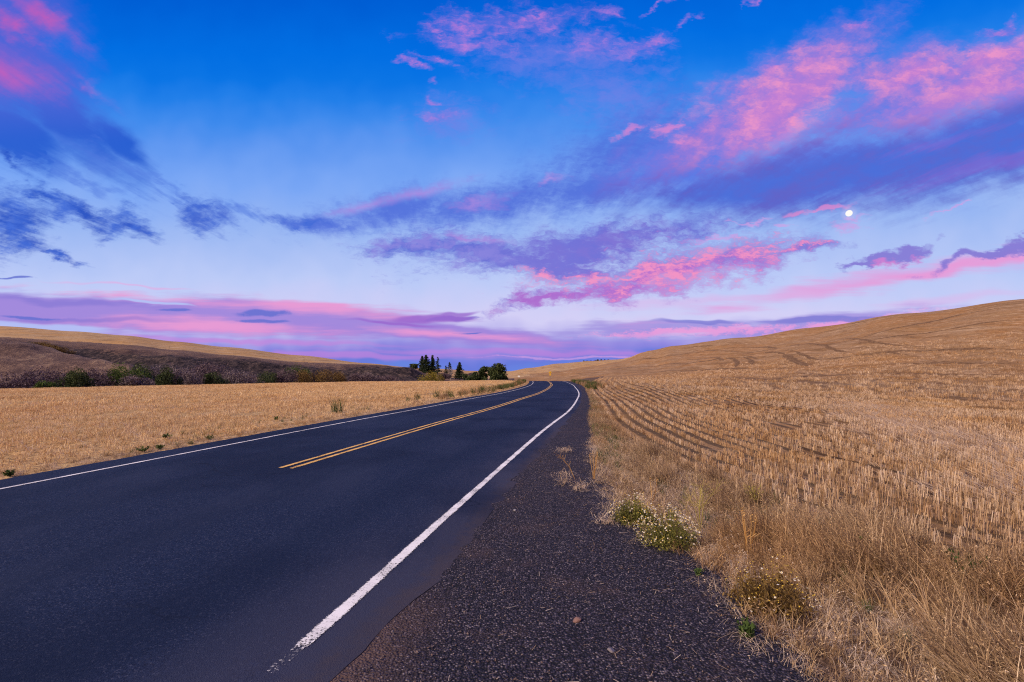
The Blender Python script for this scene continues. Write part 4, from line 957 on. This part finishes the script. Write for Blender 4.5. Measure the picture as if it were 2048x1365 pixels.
def crown_tree(u, vtop, wpx, d, label, name='tree', cat='tree', mat=None, group='rounded trees beside the road bend', leaf=.36, n_=3200, low=.12, lobes=11):
    x, y, z = at(u, d); h = CAMH - d * (vtop - HOR) / 1000 - z; rad = wpx * d / 2000
    r_ = empty(name, (x, y, z), label, cat, group)
    T = Blades(); T.tube((0, 0, -.3), (.1, 0, h * .35), .045 * h, .03 * h, .5, 7); L = []
    for k in range(lobes):
        a = random.uniform(0, 6.3); f = random.uniform(low, .86); rr = rad * .62 * math.sqrt(max(.05, 1 - ((f - .42) / .62)**2)) * random.uniform(.4, 1)
        c = Vector((math.cos(a) * rr, math.sin(a) * rr, h * f)); s_ = rad * random.uniform(.44, .68)
        L.append((c, s_)); T.tube((.1, 0, h * .3 * min(1, f * 1.6)), c, .018 * h, .005 * h, .5, 5)
    L.append((Vector((random.uniform(-.2, .2) * rad, 0, h * .84)), rad * .42))
    T.build('trunk', M_bark, r_)
    B = Blades(); per = n_ // len(L)
    for c, s_ in L:
        tone = random.gauss(0, .12)
        for _ in range(per):
            dv = Vector((random.gauss(0, 1), random.gauss(0, 1), random.gauss(0, 1))).normalized(); q_ = random.random()**.45
            if fbm(np.array([dv.x * 2.2 + c.x]), np.array([dv.z * 2.2 + c.z + dv.y]), 7, 2)[0] < -.45: continue
            p = c + dv * s_ * q_ * random.uniform(.85, 1.12); p.z = max(p.z, .05)
            if p.z > h: p.z = h - random.random() * .3
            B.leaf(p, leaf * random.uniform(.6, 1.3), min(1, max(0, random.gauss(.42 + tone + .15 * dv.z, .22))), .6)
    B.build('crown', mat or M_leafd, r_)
    return r_

EDGE = lambda u: float(np.exp(np.interp(u, UC, LD[:, 0])))
def shrub(u, vtop, wpx, off, kind, label, d=None, name='shrub', group='shrubs along the creek', dens=1.0):
    d = d or EDGE(u) + off; x, y, z = at(u, d); h = max(.8, CAMH - d * (vtop - (4 if kind in 'PW' else 1) - HOR) / 1000 - z); rad = wpx * (1.55 if kind in 'PW' else 1.05) * d / 2000
    r_ = empty(name, (x, y, z), label, 'shrub', group, 0)
    twm = M_twigw if kind in 'W' else M_twigp
    W_ = Blades(); W_.tube((0, 0, -.3), (0, 0, .25), .3, .2, .3, 6)
    nst = int((26 if kind in 'PW' else 12) * dens)
    for _ in range(nst):
        a = random.uniform(0, 6.3); b0 = Vector((random.uniform(-.2, .2), random.uniform(-.2, .2), -.1)); reach = rad * random.uniform(.3, 1.0)
        tp = b0 + Vector((math.cos(a) * reach * .8, math.sin(a) * reach * .8, h * random.uniform(.55, 1.0) * (1 - .35 * (reach / rad)**2)))
        mid = (b0 + tp) / 2 + Vector((random.gauss(0, .2), random.gauss(0, .2), .15)); sh = random.random()
        W_.tube(b0, mid, .07, .05, sh, 4); W_.tube(mid, tp, .05, .02, sh, 3)
        for _k in range(9 if kind in 'PW' else 3):
            t_ = random.uniform(.25, 1); o_ = b0.lerp(tp, t_); e = o_ + Vector((random.gauss(0, .42), random.gauss(0, .42), random.uniform(.0, .6)))
            W_.tube(o_, e, .028, .012, sh * random.uniform(.6, 1.1), 3)
    W_.build('stems', M_grey if kind == 'W' and dens > 1.1 else twm, r_)
    B = Blades(); cnt = int({'P': 4200, 'W': 3600, 'G': 3000, 'D': 2400, 'O': 2500, 'Y': 3200}[kind] * min(2.2, max(.35, (rad * h) / 5)))
    lob = [(random.uniform(-.62, .62) * rad, random.uniform(-.6, .6) * rad, random.uniform(.30, .74) * h, random.uniform(.22, .42)) for _ in range(8)] + [(0, 0, .62 * h, .40)]
    for _ in range(cnt):
        lx, ly, lz, s_ = random.choice(lob); dv = Vector((random.gauss(0, 1), random.gauss(0, 1), random.gauss(0, 1))).normalized() * random.random()**.4
        p = Vector((lx + dv.x * s_ * rad * 1.15, ly + dv.y * s_ * rad, lz + dv.z * s_ * h * .95))
        if p.z < .0: p.z = random.uniform(0, .5)
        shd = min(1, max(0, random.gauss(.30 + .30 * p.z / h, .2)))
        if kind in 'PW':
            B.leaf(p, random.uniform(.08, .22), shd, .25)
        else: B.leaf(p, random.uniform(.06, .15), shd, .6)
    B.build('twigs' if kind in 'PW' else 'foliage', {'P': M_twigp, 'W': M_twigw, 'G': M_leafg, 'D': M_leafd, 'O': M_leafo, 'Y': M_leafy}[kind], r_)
    return r_

SH = [
 (18, 747, 96, 7, 'P', 'purple brown thicket cut by the left edge of the picture'),
 (85, 763, 50, 3, 'G', 'low green bush at the field edge left of the tall purple thickets'),
 (108, 738, 84, 10, 'P', 'tall purple twiggy thicket below the bare mound, left of the dark green one'),
 (148, 741, 70, 6, 'D', 'dark green bush between two purple thickets below the mound'),
 (190, 737, 74, 9, 'P', 'purple twiggy thicket touching the left side of the bright green shrub'),
 (240, 724, 92, 6, 'G', 'bright green rounded shrub where the mound meets the creek'),
 (284, 731, 52, 12, 'D', 'darker green shrub behind the right shoulder of the bright green one'),
 (264, 753, 62, 4, 'W', 'low grey brown brush in front of the bright green shrub'),
 (312, 732, 64, 11, 'W', 'tall grey bare brush right of the two green shrubs'),
 (338, 735, 56, 6, 'D', 'dark olive shrub between grey bare brushes'),
 (370, 737, 60, 9, 'W', 'grey brush with pale crossing branches left of a tall purple shrub'),
 (416, 727, 78, 13, 'P', 'tallest purple shrub of the creek, below the dark ledge'),
 (430, 742, 56, 5, 'D', 'dark leafy shrub at the foot of the tallest purple shrub'),
 (458, 745, 58, 8, 'W', 'pale bare brush right of the tallest purple shrub'),
 (492, 747, 60, 7, 'W', 'grey brush before the low rocks, left of the grey green bush'),
 (531, 741, 56, 8, 'D', 'grey green rounded bush near the middle of the creek bank'),
 (563, 743, 46, 8, 'P', 'small purple brush between the grey green bush and the autumn ones'),
 (594, 727, 62, 15, 'G', 'green shrub at the top of the bank beside the fence post'),
 (604, 742, 60, 8, 'O', 'olive brown shrub just below the green one by the fence post'),
 (642, 737, 62, 11, 'O', 'orange brown shrub right of the fence post'),
 (682, 743, 52, 9, 'O', 'last rusty shrub before the bare rocky bank'),
 (716, 749, 40, 7, 'P', 'low purple brush at the start of the bare rocky bank'),
 (738, 746, 30, 8, 'W', 'small whitish brush against the dark rocky bank'),
 (783, 754, 50, 6, 'P', 'low reddish brush under the end of the rocky bank'),
 (863, 741.5, 54, 9, 'Y', 'wide yellow green bush in front of the conifers'),
]
for (u, vt, wpx, off, kind, lb) in SH: shrub(u, vt, wpx, off, kind, lb, dens=1.4 if 'pale' in lb else 1.0)
for (u, vt, wpx, lb) in [(72, 684, 42, 'uppermost olive bush of the three on the slope above the mound'), (100, 689, 42, 'middle olive bush of the three on the slope above the mound'), (127, 695, 40, 'lowest olive bush of the three on the slope above the mound')]:
    dd = 163; x, y, z = at(u, dd); shrub(u, min(vt, HOR - (z + 1.6 - CAMH) / dd * 1000), wpx, 0, 'O', lb, d=dd, group='bushes above the mound')
shrub(932, 747.5, 20, 0, 'D', 'low dark bush right of the lone conifer', d=235, group='bushes among the far trees')
shrub(943, 750, 16, 0, 'P', 'small brown bush between the lone conifer and the rounded trees', d=230, group='bushes among the far trees')
shrub(885, 750, 26, 0, 'P', 'purple brush between the yellow green bush and the dead tree', d=215, group='bushes among the far trees')

conifer(844.5, 711.5, 17, 250, 'leftmost dark conifer of the dense clump')
conifer(852.5, 709, 25, 246, 'broad dark conifer, tallest of the dense clump')
conifer(865.2, 710, 15, 250, 'slim dark conifer just right of the broad one')
conifer(875.5, 713.5, 17, 244, 'thin greyish conifer at the right end of the clump', True)
conifer(892, 731, 11, 250, 'short stunted conifer left of the pale dead tree', True)
conifer(899, 724, 15, 255, 'ragged brownish conifer behind the pale dead tree', True)
conifer(919, 724, 18, 248, 'lone pointed conifer left of the rounded trees')
crown_tree(827.5, 728.5, 22, 262, 'small dark round tree behind the end of the rocky bank', lobes=6, n_=1200, group='rounded trees far off')
crown_tree(968, 732.5, 24, 205, 'rounded tree left of the largest one', lobes=10)
crown_tree(996.5, 727, 36, 195, 'largest rounded green tree beside the road bend', n_=4200, lobes=18)
crown_tree(981, 734.5, 15, 200, 'small tree squeezed between the two rounded trees', n_=1400, lobes=6)
crown_tree(948, 744.5, 28, 205, 'low bushy tree left of the rounded trees', n_=2200, lobes=9, low=.1)
crown_tree(1008, 741, 14, 196, 'small dark tree leaning on the right side of the largest one', n_=1300, lobes=6)
# dead tree
x, y, z = at(901, 232); r_ = empty('dead_tree', (x, y, z), 'pale bare dead tree between ragged conifers', 'dead tree'); T = Blades(); Hd = CAMH - 232 * (729 - HOR) / 1000 - z
T.tube((0, 0, -.2), (.1, 0, Hd * .3), .14, .11, .6, 6); T.build('trunk', M_grey, r_); T = Blades()
for k in range(16):
    a = random.uniform(0, 6.3); e = Vector((math.cos(a) * random.uniform(.6, 1.9), math.sin(a) * 1.2, Hd * random.uniform(.55, 1))); s_ = Vector((.1, 0, Hd * random.uniform(.15, .3))); md2 = s_.lerp(e, .5) + Vector((0, 0, -.2))
    T.tube(s_, md2, .09, .06, .8, 4); T.tube(md2, e, .06, .015, .8, 4)
    for _ in range(5):
        o_ = md2.lerp(e, random.random()); T.tube(o_, o_ + Vector((random.gauss(0, .5), random.gauss(0, .5), random.uniform(.2, .9))), .025, .008, .7, 3)
T.build('limbs', M_grey, r_)
# far wood on the skyline
B = Blades()
for _ in range(2600):
    u = random.choice((random.uniform(1166, 1224), random.uniform(1190, 1222))); d = random.uniform(930, 960); zt = CAMH - d * (723 - HOR) / 1000
    hh = 3.2 if 1190 < u < 1222 else 1.4
    B.leaf(((u - 1024) / 1000 * d, d, zt - .8 + random.random() * hh * (1 + .4 * math.sin(u * .9))), random.uniform(.4, .9), random.random() * .5, .6)
B.build('far_wood', M_needle, None, kind='stuff', label='thin dark line of woods on the distant ridge')

# fence posts
def post(u, vt, d, label, hgt):
    x, y, z = at(u, d); B = Blades(); B.tube((0, 0, -.3), (.02, 0, hgt), .07, .06, .4, 8); B.tube((.02, 0, hgt), (.02, 0, hgt + .05), .06, .02, .6, 8)
    B.tube((.02, -.07, hgt * .7), (.02, .07, hgt * .72), .012, .012, .2, 5)
    o = B.build('fence_post', M_bark, None, label=label, category='fence post', group='posts on the field margin'); o.location = (x, y, z); return o
post(608, 722, 226, 'dark wooden post standing on the bank beside the green shrub', 1.7)
post(338, 695, 205, 'small wooden post on the slope below the long wheat hill', 1.3)

# ------------------------------------------------------------------ signs
def flatmat(name, col, rough=.5):
    m, t_, b = material(name, rough, .4); pos = t_.node('ShaderNodeNewGeometry').outputs['Position']
    t_.put(b.inputs['Base Color'], t_.mix(t_.noise(pos, 5, 4, .6), col, tuple(c * .82 for c in col[:3]) + (1,))); return m
M_signy = flatmat('sign_yellow', (.86, .50, .02, 1)); M_signw = flatmat('sign_white', (.82, .80, .77, 1)); M_signb = flatmat('sign_black', (.015, .015, .015, 1)); M_steel = flatmat('galvanised_post', (.22, .21, .21, 1))
def plate(name, outline, y0, thick, mat, parent, bev=.0):
    bm = bmesh.new(); f = [bm.verts.new((px, y0, pz)) for px, pz in outline]; fc = bm.faces.new(f)
    ex = bmesh.ops.extrude_face_region(bm, geom=[fc]); bmesh.ops.translate(bm, vec=(0, thick, 0), verts=[v_ for v_ in ex['geom'] if isinstance(v_, bmesh.types.BMVert)])
    bmesh.ops.recalc_face_normals(bm, faces=bm.faces)
    me = bpy.data.meshes.new(name); bm.to_mesh(me); bm.free(); me.materials.append(mat); o = bpy.data.objects.new(name, me); COL.objects.link(o); o.parent = parent; return o
def rounded(w_, h_, cz, r_=.04, rot=0, k=4):
    o = []
    for cx, cz_, a0 in ((w_ / 2 - r_, h_ / 2 - r_, 0), (-w_ / 2 + r_, h_ / 2 - r_, 90), (-w_ / 2 + r_, -h_ / 2 + r_, 180), (w_ / 2 - r_, -h_ / 2 + r_, 270)):
        for i in range(k + 1):
            a = R(a0 + 90 * i / k); px, pz = cx + r_ * math.cos(a), cz_ + r_ * math.sin(a); o.append((px * math.cos(rot) - pz * math.sin(rot), cz + px * math.sin(rot) + pz * math.cos(rot)))
    return o
x, y, _ = at_h(1100.3, 748, 138); z = gz(x, y)
sg = empty('curve_sign', (x, y, z), 'yellow diamond curve warning sign over a small yellow plate at the road bend', 'road sign', rot=R(4))
P2 = Blades(); Hs = 1.32 - z; P2.tube((0, .03, -.5), (0, .03, Hs - .25), .035, .035, .5, 8); P2.build('post', M_steel, sg)
cz = Hs - .44; dm = plate('warning_plate', rounded(.60, .60, cz, .05, R(45)), -.012, .006, M_signy, sg)
plate('black_border', rounded(.60, .60, cz, .05, R(45)), -.0105, .003, M_signb, dm); dm.scale = (.985, 1, 1)
arrow = [(-.035, -.20), (.035, -.20), (.035, -.02), (-.005, .10), (.035, .13), (-.10, .22), (-.115, .055), (-.075, .075), (-.035, -.04)]
plate('curve_arrow', [(a_ * 1.05 + .02, cz + b_ * 1.1) for a_, b_ in arrow], -.018, .004, M_signb, dm)
plate('advisory_plate', rounded(.44, .42, Hs - 1.06, .035), -.012, .006, M_signy, sg)
x, y, _ = at_h(1037.6, 753.4, 148); z = gz(x, y)
sg = empty('white_sign', (x, y, z), 'small white plate on a thin dark post left of the road bend', 'road sign')
Hs = CAMH - 148 * (751.6 - HOR) / 1000 - z; P2 = Blades(); P2.tube((.03, .03, -.5), (.03, .03, Hs - .1), .04, .04, .3, 8); P2.build('post', M_bark, sg)
plate('plate', rounded(.66, .50, Hs - .25, .18), -.01, .008, M_signw, sg)

# ------------------------------------------------------------------ single plants on the verge
M_flower, t_, b_ = material('flower', .7, .2); t_.put(b_.inputs['Base Color'], t_.mix(attr(t_, 'shade'), (.55, .38, .05, 1), (.66, .65, .62, 1)))
def daisy(x, y, rad, h, label, nf, white, mat=M_olive, leafn=2600):
    z = gz(x, y); r_ = empty('daisy_bush', (x, y, z), label, 'flowering bush', 'flowering bushes on the gravel edge')
    dome = lambda a, q_: Vector((math.cos(a) * rad * q_, math.sin(a) * rad * q_ * .85, h * math.sqrt(max(0, 1 - (q_ * .96)**2)) * (.82 + .16 * math.sin(3 * a + x * 3) + .12 * math.sin(7 * a + y))))
    B = Blades(); Fp = Blades(); Fh = Blades()
    for _ in range(220):
        a = random.uniform(0, 6.3); tp = dome(a, math.sqrt(random.random())) * random.uniform(.85, 1.02); B.ribbon([(tp.x * .25, tp.y * .25, 0), (tp.x * .7, tp.y * .7, tp.z * .6), tp], .004, .003, random.uniform(.2, .9))
    for _ in range(leafn):
        a = random.uniform(0, 6.3); q_ = math.sqrt(random.random()); p = dome(a, q_) * random.uniform(.45, 1.0); p.z = max(.01, p.z * random.uniform(.3, 1))
        B.leaf(p, random.uniform(.010, .022), random.random(), .35)
    B.build('foliage', mat, r_)
    for _ in range(nf):
        a = random.uniform(0, 6.3); q_ = math.sqrt(random.random()); p = dome(a, q_) * random.uniform(.96, 1.06); p.z += .012
        nn = Vector((p.x * .5 + random.gauss(0, .3) - .1, p.y * .5 - .35 + random.gauss(0, .3), 1))
        if random.random() < white: Fp.disc(p, random.uniform(.006, .0095), nn, 1, 7)
        Fp.disc(p + nn.normalized() * .003, random.uniform(.0035, .006), nn, 0, 6)
    Fp.build('flowers', M_flower, r_, kind='stuff')
    return r_
daisy(1.52, 6.25, .31, .40, 'rounded green bush with small white flowers, behind its larger neighbour', 260, .42)
daisy(1.70, 5.45, .37, .44, 'larger green bush thick with white and yellow daisy like flowers', 420, .6)
daisy(2.08, 4.05, .36, .38, 'brownish seeding bush with few flowers at the corner of the gravel', 130, .2, M_leafo, 3600)
def weed(x, y, h, label, n_=40, mat=M_green, name='weed', cat='weed', group=None, spread=.5, lw=.014):
    z = gz(x, y); B = Blades()
    for _ in range(n_):
        a = random.uniform(0, 6.3); l_ = h * random.uniform(.5, 1.15); s_ = random.uniform(.2, 1) * spread
        p1_ = Vector((math.cos(a) * l_ * s_ * .5, math.sin(a) * l_ * s_ * .5, l_ * .6)); p2_ = Vector((math.cos(a) * l_ * s_, math.sin(a) * l_ * s_, l_ * (1 - s_ * .4)))
        sh = random.random(); B.ribbon([(0, 0, 0), p1_, p2_], .004, .003, sh)
        for q_ in range(6): B.leaf(Vector((0, 0, 0)).lerp(p1_, .4).lerp(p2_, q_ / 6) + Vector((random.gauss(0, .01), random.gauss(0, .01), 0)), random.uniform(lw * .7, lw * 1.6), sh * random.uniform(.6, 1), .5)
    o = B.build(name, mat, None, label=label, category=cat, group=group); o.location = (x, y, z); return o
weed(1.66, 3.55, .15, 'small bright green weed on the gravel edge below the brownish bush', 26, lw=.02)
weed(1.72, 4.62, .12, 'tiny green weed beside the gravel between the daisy bush and the brownish bush', 14, lw=.012)
weed(3.35, 6.9, .34, 'yellow green weed among the dry grass before the stubble', 40, M_stemy, lw=.016)
weed(3.95, 4.35, .34, 'dark green weed in the dry grass near the right edge', 46, M_green, lw=.02)
o = weed(3.45, 4.95, .30, 'dry bushy thistle with one green head at the stubble edge', 36, M_dry, 'thistle', 'thistle')
B = Blades()
for _ in range(140):
    dv = Vector((random.gauss(0, 1), random.gauss(0, 1), random.gauss(0, 1))).normalized(); B.leaf(dv * .016 + Vector((-.03, -.05, .27)), .008, .5 + .4 * random.random(), .4, dv)
B.build('flower_head', M_green, o)
lw_ = [(20, 946), (286, 898), (318, 892), (334, 872), (420, 874), (553, 836)]
ords = ['first', 'second', 'third', 'fourth', 'fifth', 'sixth', 'seventh', 'eighth', 'ninth', 'tenth', 'eleventh', 'twelfth', 'thirteenth']
for k, (u, v) in enumerate(lw_):
    d = 1.9 / (v + 4 - HOR) * 1000; x = (u - 1024) / 1000 * d
    weed(x, d, .15 * random.uniform(.7, 1.3), f'dark green weed in the left roadside stubble, {ords[k]} counted from the left', 30, M_leafg, group='weeds along the left roadside', lw=.022, spread=1.0)
# branching yellow stem plant
def branching(x, y, h, label, name, mat, n_=8, lean=(0, 0), cat='weed', w_=.006):
    z = gz(x, y); B = Blades()
    for _ in range(n_):
        a = random.uniform(0, 6.3); tp = Vector((lean[0] + math.cos(a) * h * .35, lean[1] + math.sin(a) * h * .35, h * random.uniform(.75, 1.05))); sh = random.random()
        mdp = tp * .5 + Vector((random.gauss(0, .03), random.gauss(0, .03), .03)); B.tube((0, 0, 0), mdp, w_ * .5, w_ * .4, sh, 4); B.tube(mdp, tp, w_ * .4, w_ * .2, sh, 4)
        for q_ in range(6):
            o_ = mdp.lerp(tp, random.random()); e = o_ + Vector((random.gauss(0, h * .12), random.gauss(0, h * .12), random.uniform(.02, h * .22))); B.tube(o_, e, w_ * .25, w_ * .15, sh, 3)
            B.leaf(e, .008, sh, .5)
    o = B.build(name, mat, None, label=label, category=cat); o.location = (x, y, z); return o
branching(2.28, 6.05, .62, 'tall yellow green branching weed behind the larger daisy bush', 'mustard_weed', M_stemy, 9)
branching(3.95, 3.85, .42, 'curved yellow stem in the dry grass at the right edge', 'mustard_weed', M_stemy, 2, (.1, 0))
branching(1.10, 8.6, .46, 'thin leaning dry stalk at the gravel edge far behind the daisies', 'dry_stalk', M_orange, 2, (-.15, 0), w_=.008)
def ears(x, y, h, label, n_):
    z = gz(x, y); B = Blades()
    for k in range(n_):
        a = random.uniform(0, 6.3); tp = Vector((math.cos(a) * .07, math.sin(a) * .07, h * random.uniform(.7, 1))); B.ribbon([(random.gauss(0, .015), random.gauss(0, .015), 0), tp * .6, tp], .009, .006, random.random(), yaw=0)
        for q_ in range(9): B.leaf(tp + Vector((random.gauss(0, .006), random.gauss(0, .006), q_ * .009)), .013, random.random(), .35)
        B.ribbon([tp * .6, tp * .6 + Vector((.06, 0, .04)), tp * .6 + Vector((.10, 0, -.05))], .010, .004, random.random(), yaw=1.57)
    o = B.build('wheat_stalks', M_orange, None, label=label, category='wheat', group='uncut wheat left on the verge'); o.location = (x, y, z); return o
ears(2.44, 5.15, .50, 'golden uncut wheat stalks with ears, between the daisy bush and the stubble', 7)
ears(1.42, 8.7, .45, 'golden uncut stalks at the verge far behind the smaller daisy bush', 6)
ears(2.0, 7.1, .40, 'pair of thin golden stalks just behind the smaller daisy bush', 2)
def tangle(x, y, rad, h, label, n_=170):
    z = gz(x, y) + .02; B = Blades()
    for _ in range(n_):
        p = Vector((random.gauss(0, rad * .45), random.gauss(0, rad * .45), random.random()**1.5 * h)); a = random.uniform(0, 6.3); l_ = random.uniform(.06, .16)
        B.ribbon([p, p + Vector((math.cos(a) * l_ * .5, math.sin(a) * l_ * .5, random.uniform(-.01, .05))), p + Vector((math.cos(a) * l_, math.sin(a) * l_, random.uniform(-.04, .03)))], .005, .003, random.random())
    o = B.build('dry_weed', M_pale, None, label=label, category='dry weed', group='dry tangles lying on the gravel'); o.location = (x, y, z); return o
tangle(.86, 8.3, .20, .22, 'pale dry tangled weed lying out on the gravel, left of the others')
tangle(1.10, 7.9, .13, .12, 'thin dry tangle between the gravel weed and the verge', 120)
tangle(1.16, 6.2, .16, .14, 'dry tangle of straw at the left foot of the smaller daisy bush', 120)
tangle(1.22, 11.5, .2, .10, 'flat dry tangle on the gravel farthest from the camera', 170)
def rock(u, v, wpx, label, seed, col):
    d = 1.9 / (v - HOR) * 1000; m, t_, b = material('rock', .85, .3); pos = t_.node('ShaderNodeNewGeometry').outputs['Position']
    t_.put(b.inputs['Base Color'], t_.mix(t_.noise(pos, 60, 4, .7), col, tuple(c * .5 for c in col[:3]) + (1,)))
    o = stone_mesh(seed, m, 'rock', True); s_ = wpx * d / 2000; o.scale = (s_, s_, s_); x = (u - 1024) / 1000 * d; o.location = (x, d, gz(x, d) + .03 + s_ * .25); o.rotation_euler.z = seed
    setp(o, None, label, 'rock', 'larger stones on the gravel')
rock(1154, 1243, 22, 'flat reddish stone on the gravel, largest near the camera', 3, (.26, .15, .13, 1))
rock(1221, 1303, 20, 'grey angular stone beside a long straw near the camera', 5, (.24, .21, .23, 1))
rock(1030, 1022, 10, 'small pale stone on the worn track beside the pavement', 8, (.30, .28, .30, 1))
